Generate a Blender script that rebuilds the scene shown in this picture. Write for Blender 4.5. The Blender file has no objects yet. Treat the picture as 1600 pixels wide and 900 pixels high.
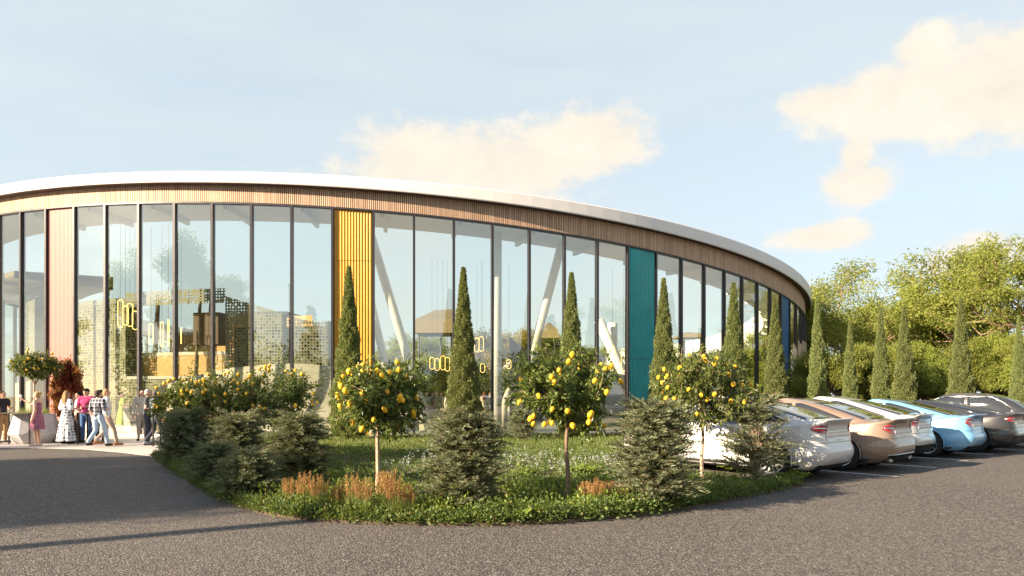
import bpy, math, random
import numpy as np
from mathutils import Vector, Matrix
random.seed(7); RNG = np.random.default_rng(7)
pi = math.pi
sc = bpy.context.scene
COL = sc.collection

# ------------------------------------------------------------------ camera
FPX = 1050.0; EYE = 1.6; HORY = 618.0
cam = bpy.data.cameras.new('camera'); camo = bpy.data.objects.new('camera', cam); COL.objects.link(camo)
camo.location = (0, 0, EYE); camo.rotation_euler = (pi/2, 0, 0)
cam.sensor_width = 36; cam.lens = 36*FPX/1600; cam.shift_y = (HORY-450)/1600
cam.clip_start = 0.1; cam.clip_end = 3000
sc.camera = camo
# ------------------------------------------------------------------ sun + sky
SUN_AZ = math.radians(29)      # light travels towards (cos, sin) of this angle on the ground
SUN_EL = math.radians(22)
sun = bpy.data.lights.new('sun', 'SUN'); suno = bpy.data.objects.new('sun', sun); COL.objects.link(suno)
sun.energy = 5.0; sun.angle = math.radians(0.5); sun.color = (1.0, 0.80, 0.58)
tr = Vector((math.cos(SUN_AZ)*math.cos(SUN_EL), math.sin(SUN_AZ)*math.cos(SUN_EL), -math.sin(SUN_EL)))
suno.rotation_euler = tr.to_track_quat('-Z', 'Y').to_euler(); suno.location = (-40, -20, 40)
sc.view_settings.view_transform = 'Standard'; sc.view_settings.look = 'None'
sc.view_settings.exposure = 1.75; sc.view_settings.gamma = 1.0
sc.render.engine = 'CYCLES'
sc.cycles.max_bounces = 10; sc.cycles.transparent_max_bounces = 24; sc.cycles.glossy_bounces = 4; sc.cycles.diffuse_bounces = 3

class NT:
    """tiny node-expression helper"""
    def __init__(s, tree): s.t = tree
    def n(s, typ, inputs=None, **kw):
        nd = s.t.nodes.new(typ)
        for k, v in kw.items(): setattr(nd, k, v)
        for k, v in (inputs or {}).items(): s.put(nd.inputs[k], v)
        return nd
    def put(s, sock, v):
        if isinstance(v, bpy.types.NodeSocket): s.t.links.new(v, sock)
        else: sock.default_value = v
    def m(s, op, a, b=0.0, c=0.0, clamp=False):
        nd = s.t.nodes.new('ShaderNodeMath'); nd.operation = op; nd.use_clamp = clamp
        s.put(nd.inputs[0], a); s.put(nd.inputs[1], b); s.put(nd.inputs[2], c)
        return nd.outputs[0]
    def mix(s, f, a, b):
        nd = s.t.nodes.new('ShaderNodeMix'); nd.data_type = 'RGBA'
        s.put(nd.inputs[0], f); s.put(nd.inputs[6], a); s.put(nd.inputs[7], b)
        return nd.outputs[2]
    def ramp(s, f, stops):
        nd = s.t.nodes.new('ShaderNodeValToRGB'); s.put(nd.inputs[0], f)
        e = nd.color_ramp.elements
        while len(e) < len(stops): e.new(0.5)
        for el, (p, c) in zip(e, stops): el.position = p; el.color = c if len(c) == 4 else (*c, 1)
        return nd.outputs[0]
    def mapr(s, v, a, b, c=0.0, d=1.0, smooth=False):
        nd = s.t.nodes.new('ShaderNodeMapRange')
        if smooth: nd.interpolation_type = 'SMOOTHSTEP'
        s.put(nd.inputs[0], v)
        for i, q in enumerate((a, b, c, d)): nd.inputs[i+1].default_value = q
        return nd.outputs[0]

world = bpy.data.worlds.new('World'); sc.world = world; world.use_nodes = True
W = NT(world.node_tree); world.node_tree.nodes.clear()
sky = W.n('ShaderNodeTexSky', sky_type='NISHITA', sun_disc=False)
sky.sun_elevation = SUN_EL; sky.sun_rotation = math.atan2(-tr.x, -tr.y)
sky.altitude = 0; sky.air_density = 1.0; sky.dust_density = 0.7; sky.ozone_density = 1.0
tc = W.n('ShaderNodeTexCoord'); sep = W.n('ShaderNodeSeparateXYZ', {0: tc.outputs['Generated']})
dx, dy, dz = sep.outputs
az = W.m('ARCTAN2', dx, dy); el = W.m('ARCSINE', dz)
# clouds: cumulus banks at their bearing and height, the same noise breaks up their outlines; thinner cloud all round the sky
def bear(px, py):
    a = math.atan((px-800)/FPX); return a, math.atan((HORY-py)/math.hypot(FPX, px-800))
banks = [(655, 255, 100, 58), (760, 250, 100, 48), (850, 245, 90, 50), (930, 218, 85, 50), (720, 285, 190, 42),
         (1430, 150, 165, 55), (1570, 125, 150, 85), (1300, 158, 85, 28), (1445, 75, 48, 30), (1340, 285, 60, 36), (1338, 248, 28, 42),
         (1290, 368, 75, 22), (1510, 405, 78, 30), (1535, 388, 40, 24)]
co = W.n('ShaderNodeCombineXYZ', {0: W.m('MULTIPLY', az, 1.0), 1: W.m('MULTIPLY', el, 1.6), 2: 0.0})
ns = W.n('ShaderNodeTexNoise', {'Vector': co.outputs[0], 'Scale': 10.0, 'Detail': 10.0, 'Roughness': 0.66})
field = None
for (px, py, rx, ry) in banks:
    a0, e0 = bear(px, py); ra = rx/FPX*math.cos(a0)**2; re = ry/FPX*math.cos(a0)
    ua = W.m('DIVIDE', W.m('SUBTRACT', az, a0), ra); ue = W.m('DIVIDE', W.m('SUBTRACT', el, e0), re)
    d = W.m('SQRT', W.m('ADD', W.m('MULTIPLY', ua, ua), W.m('MULTIPLY', ue, ue)))
    v = W.m('SUBTRACT', 1.0, d)
    field = v if field is None else W.m('SMOOTH_MAX', field, v, 0.25)
# free clouds in the half of the sky behind the viewer and overhead
n2 = W.n('ShaderNodeTexNoise', {'Vector': tc.outputs['Generated'], 'Scale': 3.2, 'Detail': 7.0, 'Roughness': 0.55})
behind = W.mapr(dy, 0.35, -0.15)
free = W.m('MULTIPLY', W.mapr(n2.outputs[0], 0.52, 0.62), W.m('MULTIPLY', behind, W.mapr(dz, 0.0, 0.12)))
puff = W.m('ADD', W.m('MAXIMUM', field, -0.9), W.m('MULTIPLY', W.m('SUBTRACT', ns.outputs[0], 0.5), 2.2))
cum = W.mapr(puff, -0.30, 0.34, smooth=True)
cov = W.m('MAXIMUM', cum, W.m('MULTIPLY', free, 0.8))
# high thin veil
st = W.n('ShaderNodeMapping', {'Vector': tc.outputs['Generated'], 'Scale': (1.2, 2.2, 6.0)})
n3 = W.n('ShaderNodeTexNoise', {'Vector': st.outputs[0], 'Scale': 1.8, 'Detail': 6.0, 'Roughness': 0.6})
veil = W.m('MULTIPLY', W.mapr(n3.outputs[0], 0.30, 0.75, 0.72, 0.95), W.mapr(dz, 0.48, 0.85, 1.0, 0.1))
shade = W.mapr(ns.outputs[0], 0.3, 0.7, 0.90, 1.04)
VEIL = (2.85, 3.18, 3.28, 1); CLOUD = (3.95, 3.6, 3.05, 1)
c1 = W.mix(veil, sky.outputs[0], VEIL)
cl = W.n('ShaderNodeVectorMath', {0: CLOUD[:3]}, operation='SCALE'); W.put(cl.inputs['Scale'], shade)
c2 = W.mix(W.m('MULTIPLY', cov, 0.93), c1, cl.outputs[0])
bg = W.n('ShaderNodeBackground', {'Color': c2, 'Strength': 0.08})
out = W.n('ShaderNodeOutputWorld', {0: bg.outputs[0]})

# ------------------------------------------------------------------ materials
MAT = {}
def newmat(name):
    m = bpy.data.materials.new(name); m.use_nodes = True; m.node_tree.nodes.clear(); MAT[name] = m
    return m, NT(m.node_tree)
def finish(N, surf, disp=None):
    o = N.n('ShaderNodeOutputMaterial', {0: surf})
def bsdf(N, **kw):
    nd = N.n('ShaderNodeBsdfPrincipled')
    for k, v in kw.items(): N.put(nd.inputs[k.replace('_', ' ')], v)
    return nd.outputs[0]
def c4(c): return (c[0], c[1], c[2], 1)
def plain(name, col, rough=0.6, metal=0.0, var=0.12, scale=6.0, bump=0.0, bscale=60.0, coat=0.0, spec=0.5):
    m, N = newmat(name)
    t = N.n('ShaderNodeTexCoord')
    nz = N.n('ShaderNodeTexNoise', {'Vector': t.outputs['Object'], 'Scale': scale, 'Detail': 5.0, 'Roughness': 0.6})
    lo = tuple(max(0, x*(1-var)) for x in col); hi = tuple(min(1, x*(1+var)) for x in col)
    base = N.ramp(nz.outputs[0], [(0.3, lo), (0.7, hi)])
    kw = dict(Base_Color=base, Roughness=N.mapr(nz.outputs[0], 0.3, 0.7, rough*0.9, min(1, rough*1.1)), Metallic=metal, Coat_Weight=coat, Coat_Roughness=0.04, Specular_IOR_Level=spec)
    if bump:
        n2 = N.n('ShaderNodeTexNoise', {'Vector': t.outputs['Object'], 'Scale': bscale, 'Detail': 4.0})
        b = N.n('ShaderNodeBump', {'Height': n2.outputs[0], 'Strength': bump, 'Distance': 0.01}); kw['Normal'] = b.outputs[0]
    finish(N, bsdf(N, **kw)); return m
def leafmat(name, lo, hi, trans=0.3, rough=0.5, brown=None):
    m, N = newmat(name)
    g = N.n('ShaderNodeNewGeometry'); r = g.outputs['Random Per Island']
    o = N.n('ShaderNodeObjectInfo')
    mid = tuple((a+b)/2 for a, b in zip(lo, hi))
    stops = [(0.0, lo), (0.5, mid), (0.9, hi)]
    if brown: stops.append((0.97, brown))
    col = N.ramp(r, stops)
    hs = N.n('ShaderNodeHueSaturation', {'Color': col, 'Value': N.mapr(o.outputs['Random'], 0, 1, 0.85, 1.15), 'Hue': N.mapr(o.outputs['Random'], 0, 1, 0.492, 0.508)})
    p = bsdf(N, Base_Color=hs.outputs[0], Roughness=rough, Specular_IOR_Level=0.35)
    tl = N.n('ShaderNodeBsdfTranslucent', {'Color': N.mix(0.5, hs.outputs[0], (0.42, 0.46, 0.06, 1))})
    mx = N.n('ShaderNodeMixShader', {0: trans, 1: p, 2: tl.outputs[0]})
    finish(N, mx.outputs[0]); return m

leafmat('cypress_leaf', (0.07, 0.095, 0.032), (0.25, 0.29, 0.11), 0.3)
leafmat('lemon_leaf', (0.03, 0.058, 0.014), (0.155, 0.19, 0.048), 0.25, 0.38)
leafmat('shrub_leaf', (0.08, 0.10, 0.055), (0.24, 0.27, 0.17), 0.25, 0.6, (0.16, 0.12, 0.05))
leafmat('tree_leaf', (0.13, 0.17, 0.03), (0.36, 0.40, 0.09), 0.5)
leafmat('tree_leaf_dark', (0.06, 0.085, 0.025), (0.14, 0.17, 0.05), 0.32, 0.5, (0.22, 0.15, 0.04))
leafmat('tree_leaf_yellow', (0.22, 0.16, 0.02), (0.42, 0.30, 0.04), 0.4)
leafmat('red_leaf', (0.10, 0.012, 0.012), (0.38, 0.05, 0.03), 0.35)
leafmat('conifer_leaf', (0.035, 0.05, 0.022), (0.09, 0.11, 0.05), 0.12)
leafmat('cover_leaf', (0.045, 0.085, 0.02), (0.13, 0.19, 0.05), 0.25, 0.5, (0.2, 0.16, 0.05))
leafmat('lawn_blade', (0.07, 0.11, 0.022), (0.16, 0.21, 0.05), 0.3)
leafmat('grass_blade', (0.10, 0.15, 0.035), (0.25, 0.29, 0.09), 0.35)
leafmat('plume', (0.32, 0.14, 0.06), (0.58, 0.31, 0.15), 0.35, 0.8)
leafmat('flower_white', (0.28, 0.31, 0.31), (0.45, 0.48, 0.46), 0.3)
leafmat('fern_leaf', (0.09, 0.15, 0.02), (0.22, 0.28, 0.05), 0.35)
plain('bark', (0.22, 0.15, 0.10), 0.9, var=0.4, scale=14, bump=0.8, bscale=40)
plain('bark_pale', (0.40, 0.29, 0.21), 0.9, var=0.35, scale=16, bump=0.8, bscale=40)
plain('white_paint', (0.80, 0.78, 0.75), 0.45, var=0.03)
plain('roof_white', (0.70, 0.675, 0.66), 0.4, var=0.03, scale=0.6)
plain('cream', (0.52, 0.48, 0.40), 0.6, var=0.04, scale=0.8)
plain('dark_metal', (0.035, 0.032, 0.035), 0.4, metal=0.3, var=0.15)
plain('soffit_dark', (0.07, 0.05, 0.05), 0.6)
plain('bronze_metal', (0.12, 0.085, 0.07), 0.35, metal=0.6, var=0.1)
plain('yellow_panel', (0.56, 0.275, 0.014), 0.42, var=0.07, scale=1.5)
plain('pink_panel', (0.40, 0.17, 0.145), 0.5, var=0.04, scale=1.0)
plain('teal_panel', (0.02, 0.36, 0.37), 0.2, var=0.12, scale=1.0, coat=0.3)
plain('blue_panel', (0.03, 0.13, 0.30), 0.4, var=0.08, scale=1.0)
plain('door_paint', (0.55, 0.53, 0.44), 0.5, var=0.05)
plain('concrete_floor', (0.50, 0.47, 0.42), 0.55, var=0.1, scale=1.5)
plain('screen_back', (0.06, 0.06, 0.035), 0.8)
plain('black_clad', (0.012, 0.012, 0.014), 0.5)
plain('soil', (0.085, 0.06, 0.04), 0.95, var=0.4, scale=8, bump=1.0, bscale=30)
plain('planter_concrete', (0.40, 0.39, 0.40), 0.75, var=0.1, scale=7, bump=0.2)
plain('corten', (0.16, 0.06, 0.035), 0.85, var=0.35, scale=9)
plain('lemon', (0.80, 0.46, 0.02), 0.42, var=0.16, scale=9, bump=0.15, bscale=160)
plain('line_paint', (0.72, 0.70, 0.68), 0.7, var=0.15, scale=12)
plain('tyre', (0.018, 0.018, 0.018), 0.8)
plain('alloy', (0.62, 0.62, 0.63), 0.3, metal=0.85, var=0.05)
plain('car_trim', (0.02, 0.02, 0.022), 0.5)
plain('chrome', (0.6, 0.6, 0.61), 0.25, metal=1.0, var=0.02)
plain('tail_red', (0.28, 0.012, 0.015), 0.12, var=0.3, scale=30, coat=1.0)
plain('seam', (0.03, 0.03, 0.03), 0.7)
plain('skin', (0.62, 0.36, 0.26), 0.5, var=0.06)
plain('skin_dark', (0.30, 0.16, 0.10), 0.5, var=0.06)
plain('terracotta', (0.45, 0.20, 0.12), 0.9, var=0.2)
for nm, c, r in (('car_white', (0.58, 0.575, 0.57), .35), ('car_copper', (0.27, 0.19, 0.14), .35), ('car_silver', (0.52, 0.51, 0.50), .35),
              ('car_blue', (0.20, 0.46, 0.72), .35), ('car_graphite', (0.03, 0.03, 0.033), .35), ('car_grey', (0.05, 0.047, 0.047), .35)):
    plain(nm, c, r, metal=0.25 if nm not in ('car_white',) else 0.0, var=0.015, scale=2, coat=1.0)

def mk_glass():
    m, N = newmat('glass')
    lw = N.n('ShaderNodeLayerWeight', {'Blend': 0.5})
    fr = N.mapr(N.m('POWER', lw.outputs['Facing'], 5.0), 0, 1, 0.25, 0.92)
    t = N.n('ShaderNodeBsdfTransparent', {'Color': (0.86, 0.90, 0.82, 1)})
    tcn = N.n('ShaderNodeTexCoord')
    nz = N.n('ShaderNodeTexNoise', {'Vector': tcn.outputs['Object'], 'Scale': 0.5, 'Detail': 1.0})
    b = N.n('ShaderNodeBump', {'Height': nz.outputs[0], 'Strength': 0.06, 'Distance': 0.03})
    g = N.n('ShaderNodeBsdfGlossy', {'Color': (0.96, 0.97, 0.97, 1), 'Roughness': 0.0, 'Normal': b.outputs[0]})
    mx = N.n('ShaderNodeMixShader', {0: fr, 1: t.outputs[0], 2: g.outputs[0]})
    finish(N, mx.outputs[0])
mk_glass()
def mk_carglass():
    m, N = newmat('car_glass')
    finish(N, bsdf(N, Base_Color=(0.02, 0.022, 0.025, 1), Roughness=0.04, Specular_IOR_Level=0.8, Coat_Weight=1.0))
mk_carglass()
def mk_asphalt():
    m, N = newmat('asphalt')
    t = N.n('ShaderNodeTexCoord')
    big = N.n('ShaderNodeTexNoise', {'Vector': t.outputs['Object'], 'Scale': 0.35, 'Detail': 4.0})
    mid = N.n('ShaderNodeTexNoise', {'Vector': t.outputs['Object'], 'Scale': 9.0, 'Detail': 9.0, 'Roughness': 0.85})
    vo = N.n('ShaderNodeTexVoronoi', {'Vector': t.outputs['Object'], 'Scale': 48.0, 'Randomness': 1.0})
    grain = N.ramp(vo.outputs['Color'], [(0.15, (0.03, 0.028, 0.029)), (0.5, (0.125, 0.11, 0.097)), (0.95, (0.33, 0.29, 0.25))])
    a = N.mix(N.mapr(mid.outputs[0], 0.35, 0.65, 0.0, 0.85), grain, (0.058, 0.053, 0.051, 1))
    b = N.mix(N.mapr(big.outputs[0], 0.35, 0.7, 0.0, 0.3), a, (0.15, 0.132, 0.115, 1))
    bp = N.n('ShaderNodeBump', {'Height': N.m('ADD', vo.outputs['Distance'], N.m('MULTIPLY', mid.outputs[0], 0.8)), 'Strength': 0.9, 'Distance': 0.014})
    finish(N, bsdf(N, Base_Color=b, Roughness=0.85, Normal=bp.outputs[0], Specular_IOR_Level=0.3))
mk_asphalt()
def mk_ground(name, c1, c2, sc_, bump=1.0):
    m, N = newmat(name)
    t = N.n('ShaderNodeTexCoord')
    a = N.n('ShaderNodeTexNoise', {'Vector': t.outputs['Object'], 'Scale': sc_, 'Detail': 8.0, 'Roughness': 0.7})
    b = N.n('ShaderNodeTexNoise', {'Vector': t.outputs['Object'], 'Scale': sc_*12, 'Detail': 4.0})
    col = N.mix(N.mapr(a.outputs[0], 0.35, 0.65), c4(c1), c4(c2))
    bp = N.n('ShaderNodeBump', {'Height': b.outputs[0], 'Strength': bump, 'Distance': 0.03})
    finish(N, bsdf(N, Base_Color=col, Roughness=0.95, Normal=bp.outputs[0], Specular_IOR_Level=0.2))
mk_ground('earth', (0.30, 0.21, 0.14), (0.12, 0.13, 0.05), 0.25)
def mk_paving():
    m, N = newmat('paving')
    t = N.n('ShaderNodeTexCoord')
    br = N.n('ShaderNodeTexBrick', {'Vector': t.outputs['Object'], 'Color1': (0.44, 0.40, 0.37, 1), 'Color2': (0.52, 0.48, 0.44, 1), 'Mortar': (0.25, 0.22, 0.2, 1), 'Scale': 1.0, 'Mortar Size': 0.008, 'Brick Width': 1.2, 'Row Height': 0.6})
    nz = N.n('ShaderNodeTexNoise', {'Vector': t.outputs['Object'], 'Scale': 2.0, 'Detail': 6.0})
    finish(N, bsdf(N, Base_Color=N.mix(N.mapr(nz.outputs[0], 0.3, 0.7, 0.0, 0.3), br.outputs[0], (0.36, 0.33, 0.30, 1)), Roughness=0.7))
mk_paving()
def mk_timber(name, c1, c2):
    m, N = newmat(name)
    t = N.n('ShaderNodeTexCoord'); g = N.n('ShaderNodeNewGeometry')
    mp = N.n('ShaderNodeMapping', {'Vector': t.outputs['Object'], 'Scale': (3, 3, 0.5)})
    nz = N.n('ShaderNodeTexNoise', {'Vector': mp.outputs[0], 'Scale': 6.0, 'Detail': 6.0})
    v = N.m('ADD', N.m('MULTIPLY', nz.outputs[0], 0.6), N.m('MULTIPLY', g.outputs['Random Per Island'], 0.4))
    finish(N, bsdf(N, Base_Color=N.ramp(v, [(0.3, c1), (0.75, c2)]), Roughness=0.6))
mk_timber('timber', (0.46, 0.30, 0.20), (0.64, 0.45, 0.32))
mk_timber('timber_gold', (0.42, 0.24, 0.08), (0.60, 0.37, 0.14))
mk_timber('timber_dark', (0.075, 0.045, 0.025), (0.14, 0.085, 0.045))
mk_timber('timber_olive', (0.15, 0.115, 0.05), (0.23, 0.175, 0.08))
def mk_screen():
    # sheet punched with a grid of small square holes of uneven size; UV in metres
    m, N = newmat('perforated')
    t = N.n('ShaderNodeTexCoord'); sp = N.n('ShaderNodeSeparateXYZ', {0: t.outputs['UV']})
    K = 7.5
    u = N.m('MULTIPLY', sp.outputs[0], K); v = N.m('MULTIPLY', sp.outputs[1], K)
    fu = N.m('ABSOLUTE', N.m('SUBTRACT', N.m('FRACT', u), 0.5)); fv = N.m('ABSOLUTE', N.m('SUBTRACT', N.m('FRACT', v), 0.5))
    cell = N.n('ShaderNodeCombineXYZ', {0: N.m('FLOOR', u), 1: N.m('FLOOR', v), 2: 0.0})
    wn = N.n('ShaderNodeTexWhiteNoise', {'Vector': cell.outputs[0]}, noise_dimensions='2D')
    lim = N.mapr(wn.outputs['Value'], 0, 1, 0.05, 0.38)
    hole = N.m('LESS_THAN', N.m('MAXIMUM', fu, fv), lim)
    p = bsdf(N, Base_Color=(0.21, 0.20, 0.125, 1), Roughness=0.6)
    tp = N.n('ShaderNodeBsdfTransparent')
    mx = N.n('ShaderNodeMixShader', {0: hole, 1: p, 2: tp.outputs[0]})
    finish(N, mx.outputs[0])
mk_screen()
def mk_glow():
    m, N = newmat('lamp_glow')
    e = N.n('ShaderNodeEmission', {'Color': (1.0, 0.60, 0.17, 1), 'Strength': 1.3}); finish(N, e.outputs[0])
mk_glow()

# ------------------------------------------------------------------ object helpers
def tag(o, label=None, cat=None, group=None, kind=None):
    if label: o['label'] = label
    if cat: o['category'] = cat
    if group: o['group'] = group
    if kind: o['kind'] = kind
    return o
def empty(name, loc=(0, 0, 0), rz=0.0, s=1.0):
    o = bpy.data.objects.new(name, None); COL.objects.link(o); o.empty_display_size = 0.2
    o.location = loc; o.rotation_euler = (0, 0, rz); o.scale = (s, s, s); return o
def mkmesh(name, verts, faces, mat=None, smooth=False):
    me = bpy.data.meshes.new(name)
    if isinstance(verts, np.ndarray): verts = verts.tolist()
    if isinstance(faces, np.ndarray): faces = faces.tolist()
    me.from_pydata(verts, [], faces)
    if mat:
        for x in (mat if isinstance(mat, (list, tuple)) else [mat]): me.materials.append(MAT[x])
    if smooth: me.polygons.foreach_set('use_smooth', [True]*len(me.polygons))
    me.update(); return me
def link(name, me, parent=None, loc=None, rot=None, scale=None):
    o = bpy.data.objects.new(name, me); COL.objects.link(o)
    if parent: o.parent = parent
    if loc is not None: o.location = loc
    if rot is not None: o.rotation_euler = rot
    if scale is not None: o.scale = (scale,)*3 if np.isscalar(scale) else scale
    return o
def obj(name, verts, faces, mat, parent=None, smooth=False):
    return link(name, mkmesh(name, verts, faces, mat, smooth), parent)
class MB:
    def __init__(s): s.v = []; s.f = []
    def add(s, v, f):
        b = len(s.v); s.v += [tuple(map(float, p)) for p in v]; s.f += [tuple(int(i)+b for i in q) for q in f]; return s
    def box(s, c, d, rz=0.0, M=None):
        x, y, z = (q/2 for q in d); ca, sa = math.cos(rz), math.sin(rz)
        vs = []
        for (i, j, k) in ((-1,-1,-1),(1,-1,-1),(1,1,-1),(-1,1,-1),(-1,-1,1),(1,-1,1),(1,1,1),(-1,1,1)):
            a, b, e = i*x, j*y, k*z; vs.append((c[0]+a*ca-b*sa, c[1]+a*sa+b*ca, c[2]+e))
        return s.add(vs, [(0,3,2,1),(4,5,6,7),(0,1,5,4),(1,2,6,5),(2,3,7,6),(3,0,4,7)])
    def tube(s, P, R, n=8, closed=False, cap=True):
        v, f = tube(P, R, n, closed, cap); return s.add(v, f)
    def build(s, name, mat, parent=None, smooth=False): return obj(name, s.v, s.f, mat, parent, smooth)
def tube(P, R, n=8, closed=False, cap=True):
    P = [Vector(p) for p in P]; k = len(P)
    if np.isscalar(R): R = [R]*k
    vs, fs = [], []; prev = None
    for i in range(k):
        a = P[(i-1) % k] if (closed or i > 0) else P[i]; b = P[(i+1) % k] if (closed or i < k-1) else P[i]
        t = (b-a)
        if t.length < 1e-9: t = Vector((0, 0, 1))
        t.normalize()
        if prev is None: u = t.orthogonal().normalized()
        else:
            u = prev - t*prev.dot(t); u = u.normalized() if u.length > 1e-6 else t.orthogonal().normalized()
        prev = u; w = t.cross(u)
        for j in range(n):
            q = 2*pi*j/n; vs.append(tuple(P[i]+(u*math.cos(q)+w*math.sin(q))*R[i]))
    m = k if closed else k-1
    for i in range(m):
        for j in range(n):
            a = i*n+j; b = i*n+(j+1) % n; c = ((i+1) % k)*n+(j+1) % n; d = ((i+1) % k)*n+j; fs.append((a, b, c, d))
    if cap and not closed: fs.append(tuple(range(n))[::-1]); fs.append(tuple(range((k-1)*n, k*n)))
    return vs, fs
def lathe(prof, n=16, closed_top=True):
    vs, fs = [], []
    for (r, z) in prof:
        for j in range(n): q = 2*pi*j/n; vs.append((r*math.cos(q), r*math.sin(q), z))
    for i in range(len(prof)-1):
        for j in range(n): a = i*n+j; b = i*n+(j+1) % n; fs.append((a, b, b+n, a+n))
    fs.append(tuple(range(n))[::-1]); fs.append(tuple(range((len(prof)-1)*n, len(prof)*n)))
    return vs, fs
def poly_sheet(name, pts, z, mat, thick=0.0):
    n = len(pts); vs = [(x, y, z) for x, y in pts]; fs = [tuple(range(n))]
    if thick:
        vs += [(x, y, z-thick) for x, y in pts]; fs += [(i, i+n, (i+1) % n+n, (i+1) % n) for i in range(n)]
    return obj(name, vs, fs, mat)
def px(x, y):            # picture point on the ground -> world X, Y
    D = FPX*EYE/(y-HORY); return ((x-800)/FPX*D, D)
def at(x, D): return (x-800)/FPX*D
def zat(y, D): return EYE+(HORY-y)/FPX*D
# ================================================================== SETTING
CX, CY, RR = -8.668, 55.81, 30.28
T0, DT = -0.39552, 0.0506986
def ring(th, r, z=0.0): return (CX+r*math.sin(th), CY-r*math.cos(th), z)
def ztop(p): return 9.0-0.04607*(p[0]+11)-0.06229*(p[1]-25)
def dzr(p): q = max(p[0]+11, 0); return 1.05+0.009*q+0.0004*q*q
def th_px(xp, r):          # angle on the near arc of radius r seen at picture column xp
    best = None
    for i in range(4000):
        t = -1.3+2.6*i/3999; p = ring(t, r); q = 800+FPX*p[0]/p[1]
        if math.cos(t) > 0 and (best is None or abs(q-xp) < best[0]) and ((p[0])*math.sin(t)-(p[1])*math.cos(t)) < 0.0: best = (abs(q-xp), t)
    return best[1]

STRUCT = []
def struct(o): o['kind'] = 'structure'; STRUCT.append(o); return o
struct(obj('ground', [(-900, -900, -0.03), (900, -900, -0.03), (900, 900, -0.03), (-900, 900, -0.03)], [(0, 1, 2, 3)], 'earth'))
u = Vector((0.74, 0.67, 0)).normalized(); fwd = Vector((-u.y, u.x, 0))      # along the car row / towards a parked car's nose
ROW0 = Vector((6.30, 12.80, 0))                                          # rear centre of the first parked car
front0 = ROW0+fwd*5.3-u*1.75
bed_front = [px(*q) for q in ((240, 713), (268, 733), (300, 756), (345, 780), (400, 801), (445, 809), (500, 815), (600, 820), (700, 822), (800, 821.5), (900, 816), (1000, 807), (1100, 791), (1180, 775))]
asph = [(-90, -60), (70, -60), (70, 40), tuple((front0+u*70)[:2]), tuple(front0[:2]), (-14, 27), (-90, 27)]
road = struct(poly_sheet('asphalt', asph, 0.0, 'asphalt'))
pl = [(-60, 27.6), (-60, 18.5), (-30, 19.6), px(0, 700), px(60, 700.5), px(130, 702), px(190, 707), px(240, 713.5), (-8.6, 18.3), (-8.0, 26.0), (-14, 27.5)]
struct(poly_sheet('plaza_paving', pl, 0.012, 'paving', 0.03))
bed = bed_front+[(5.15, 11.95), tuple((ROW0+fwd*5.1-u*1.35)[:2]), tuple((ROW0+fwd*5.1+u*28)[:2]), (40, 60), ring(1.0, RR)[:2]]
bed += [ring(t, RR-0.05)[:2] for t in np.linspace(0.95, -0.05, 14)]
bed += [(-8.9, 18.2)]
def inside(x, y, P):
    c = False; j = len(P)-1
    for i in range(len(P)):
        if (P[i][1] > y) != (P[j][1] > y) and x < (P[j][0]-P[i][0])*(y-P[i][1])/(P[j][1]-P[i][1])+P[i][0]: c = not c
        j = i
    return c
struct(poly_sheet('planting_bed', bed, 0.035, 'soil', 0.06))
for k in range(8):                                                        # bay markings
    a = ROW0+u*(1.22+2.44*(k-0))+Vector((0, 0, 0))-fwd*0.55; b = a+fwd*4.6; w = u*0.045
    if k == 7: continue
    m = obj('parking_line', [tuple(a-w+Vector((0,0,.006))), tuple(a+w+Vector((0,0,.006))), tuple(b+w+Vector((0,0,.006))), tuple(b-w+Vector((0,0,.006)))], [(0, 1, 2, 3)], 'line_paint', road)

# ================================================================== PAVILION
pav = tag(empty('pavilion', (CX, CY, 0)), 'round glass pavilion with tilted white roof rim, timber band and coloured panels', 'building')
def P_(v): return [(x-CX, y-CY, z) for x, y, z in v]
def pobj(name, v, f, mat, parent=None, smooth=False): return obj(name, P_(v), f, mat, parent or pav, smooth)
def arc(name, ths, prof, mat, parent=None, smooth=True, closed=False):
    """sweep a (radius, z or z(p)) profile along angles"""
    vs, fs = [], []; n = len(prof)
    for t in ths:
        for (r, z) in prof:
            p = ring(t, r); vs.append((p[0], p[1], z(p) if callable(z) else z))
    for i in range(len(ths)-1):
        for j in range(n-1 if not closed else n):
            a = i*n+j; b = i*n+(j+1) % n; fs.append((a, b, b+n, a+n))
    return pobj(name, vs, fs, mat, parent, smooth)
full = np.linspace(0, 2*pi, 241)
fb = lambda k, e=0.0: (lambda p: ztop(p)+dzr(p)*k+e)
OV = 0.34
arc('roof_rim', full, [(RR+0.05, fb(0.66)), (RR+OV, fb(0.60)), (RR+OV+0.02, fb(0.63)), (RR+OV+0.03, fb(0.97)), (RR+OV, fb(1.0)), (RR+OV-0.25, fb(1.0, 0.03))], 'roof_white', smooth=False)
arc('roof_deck', full, [(RR+OV-0.25, fb(1.0, 0.03)), (RR-2.6, fb(1.0, 0.08)), (RR-2.6, fb(0.12))], 'roof_white', smooth=False)
arc('soffit', full, [(RR+OV-0.02, fb(0.598, -0.003)), (RR-0.1, fb(0.63, -0.003))], 'soffit_dark')
arc('ceiling', full, [(RR-0.25, fb(0.0, 0.08)), (RR-2.6, fb(0.12))], 'white_paint')
arc('band_backing', full, [(RR-0.06, fb(0.0)), (RR-0.06, fb(0.64))], 'soffit_dark')
arc('head_rail', full, [(RR-0.12, fb(0.0)), (RR-0.12, fb(0.0, -0.07)), (RR+0.075, fb(0.0, -0.07)), (RR+0.075, fb(0.0))], 'dark_metal', smooth=False, closed=True)
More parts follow.
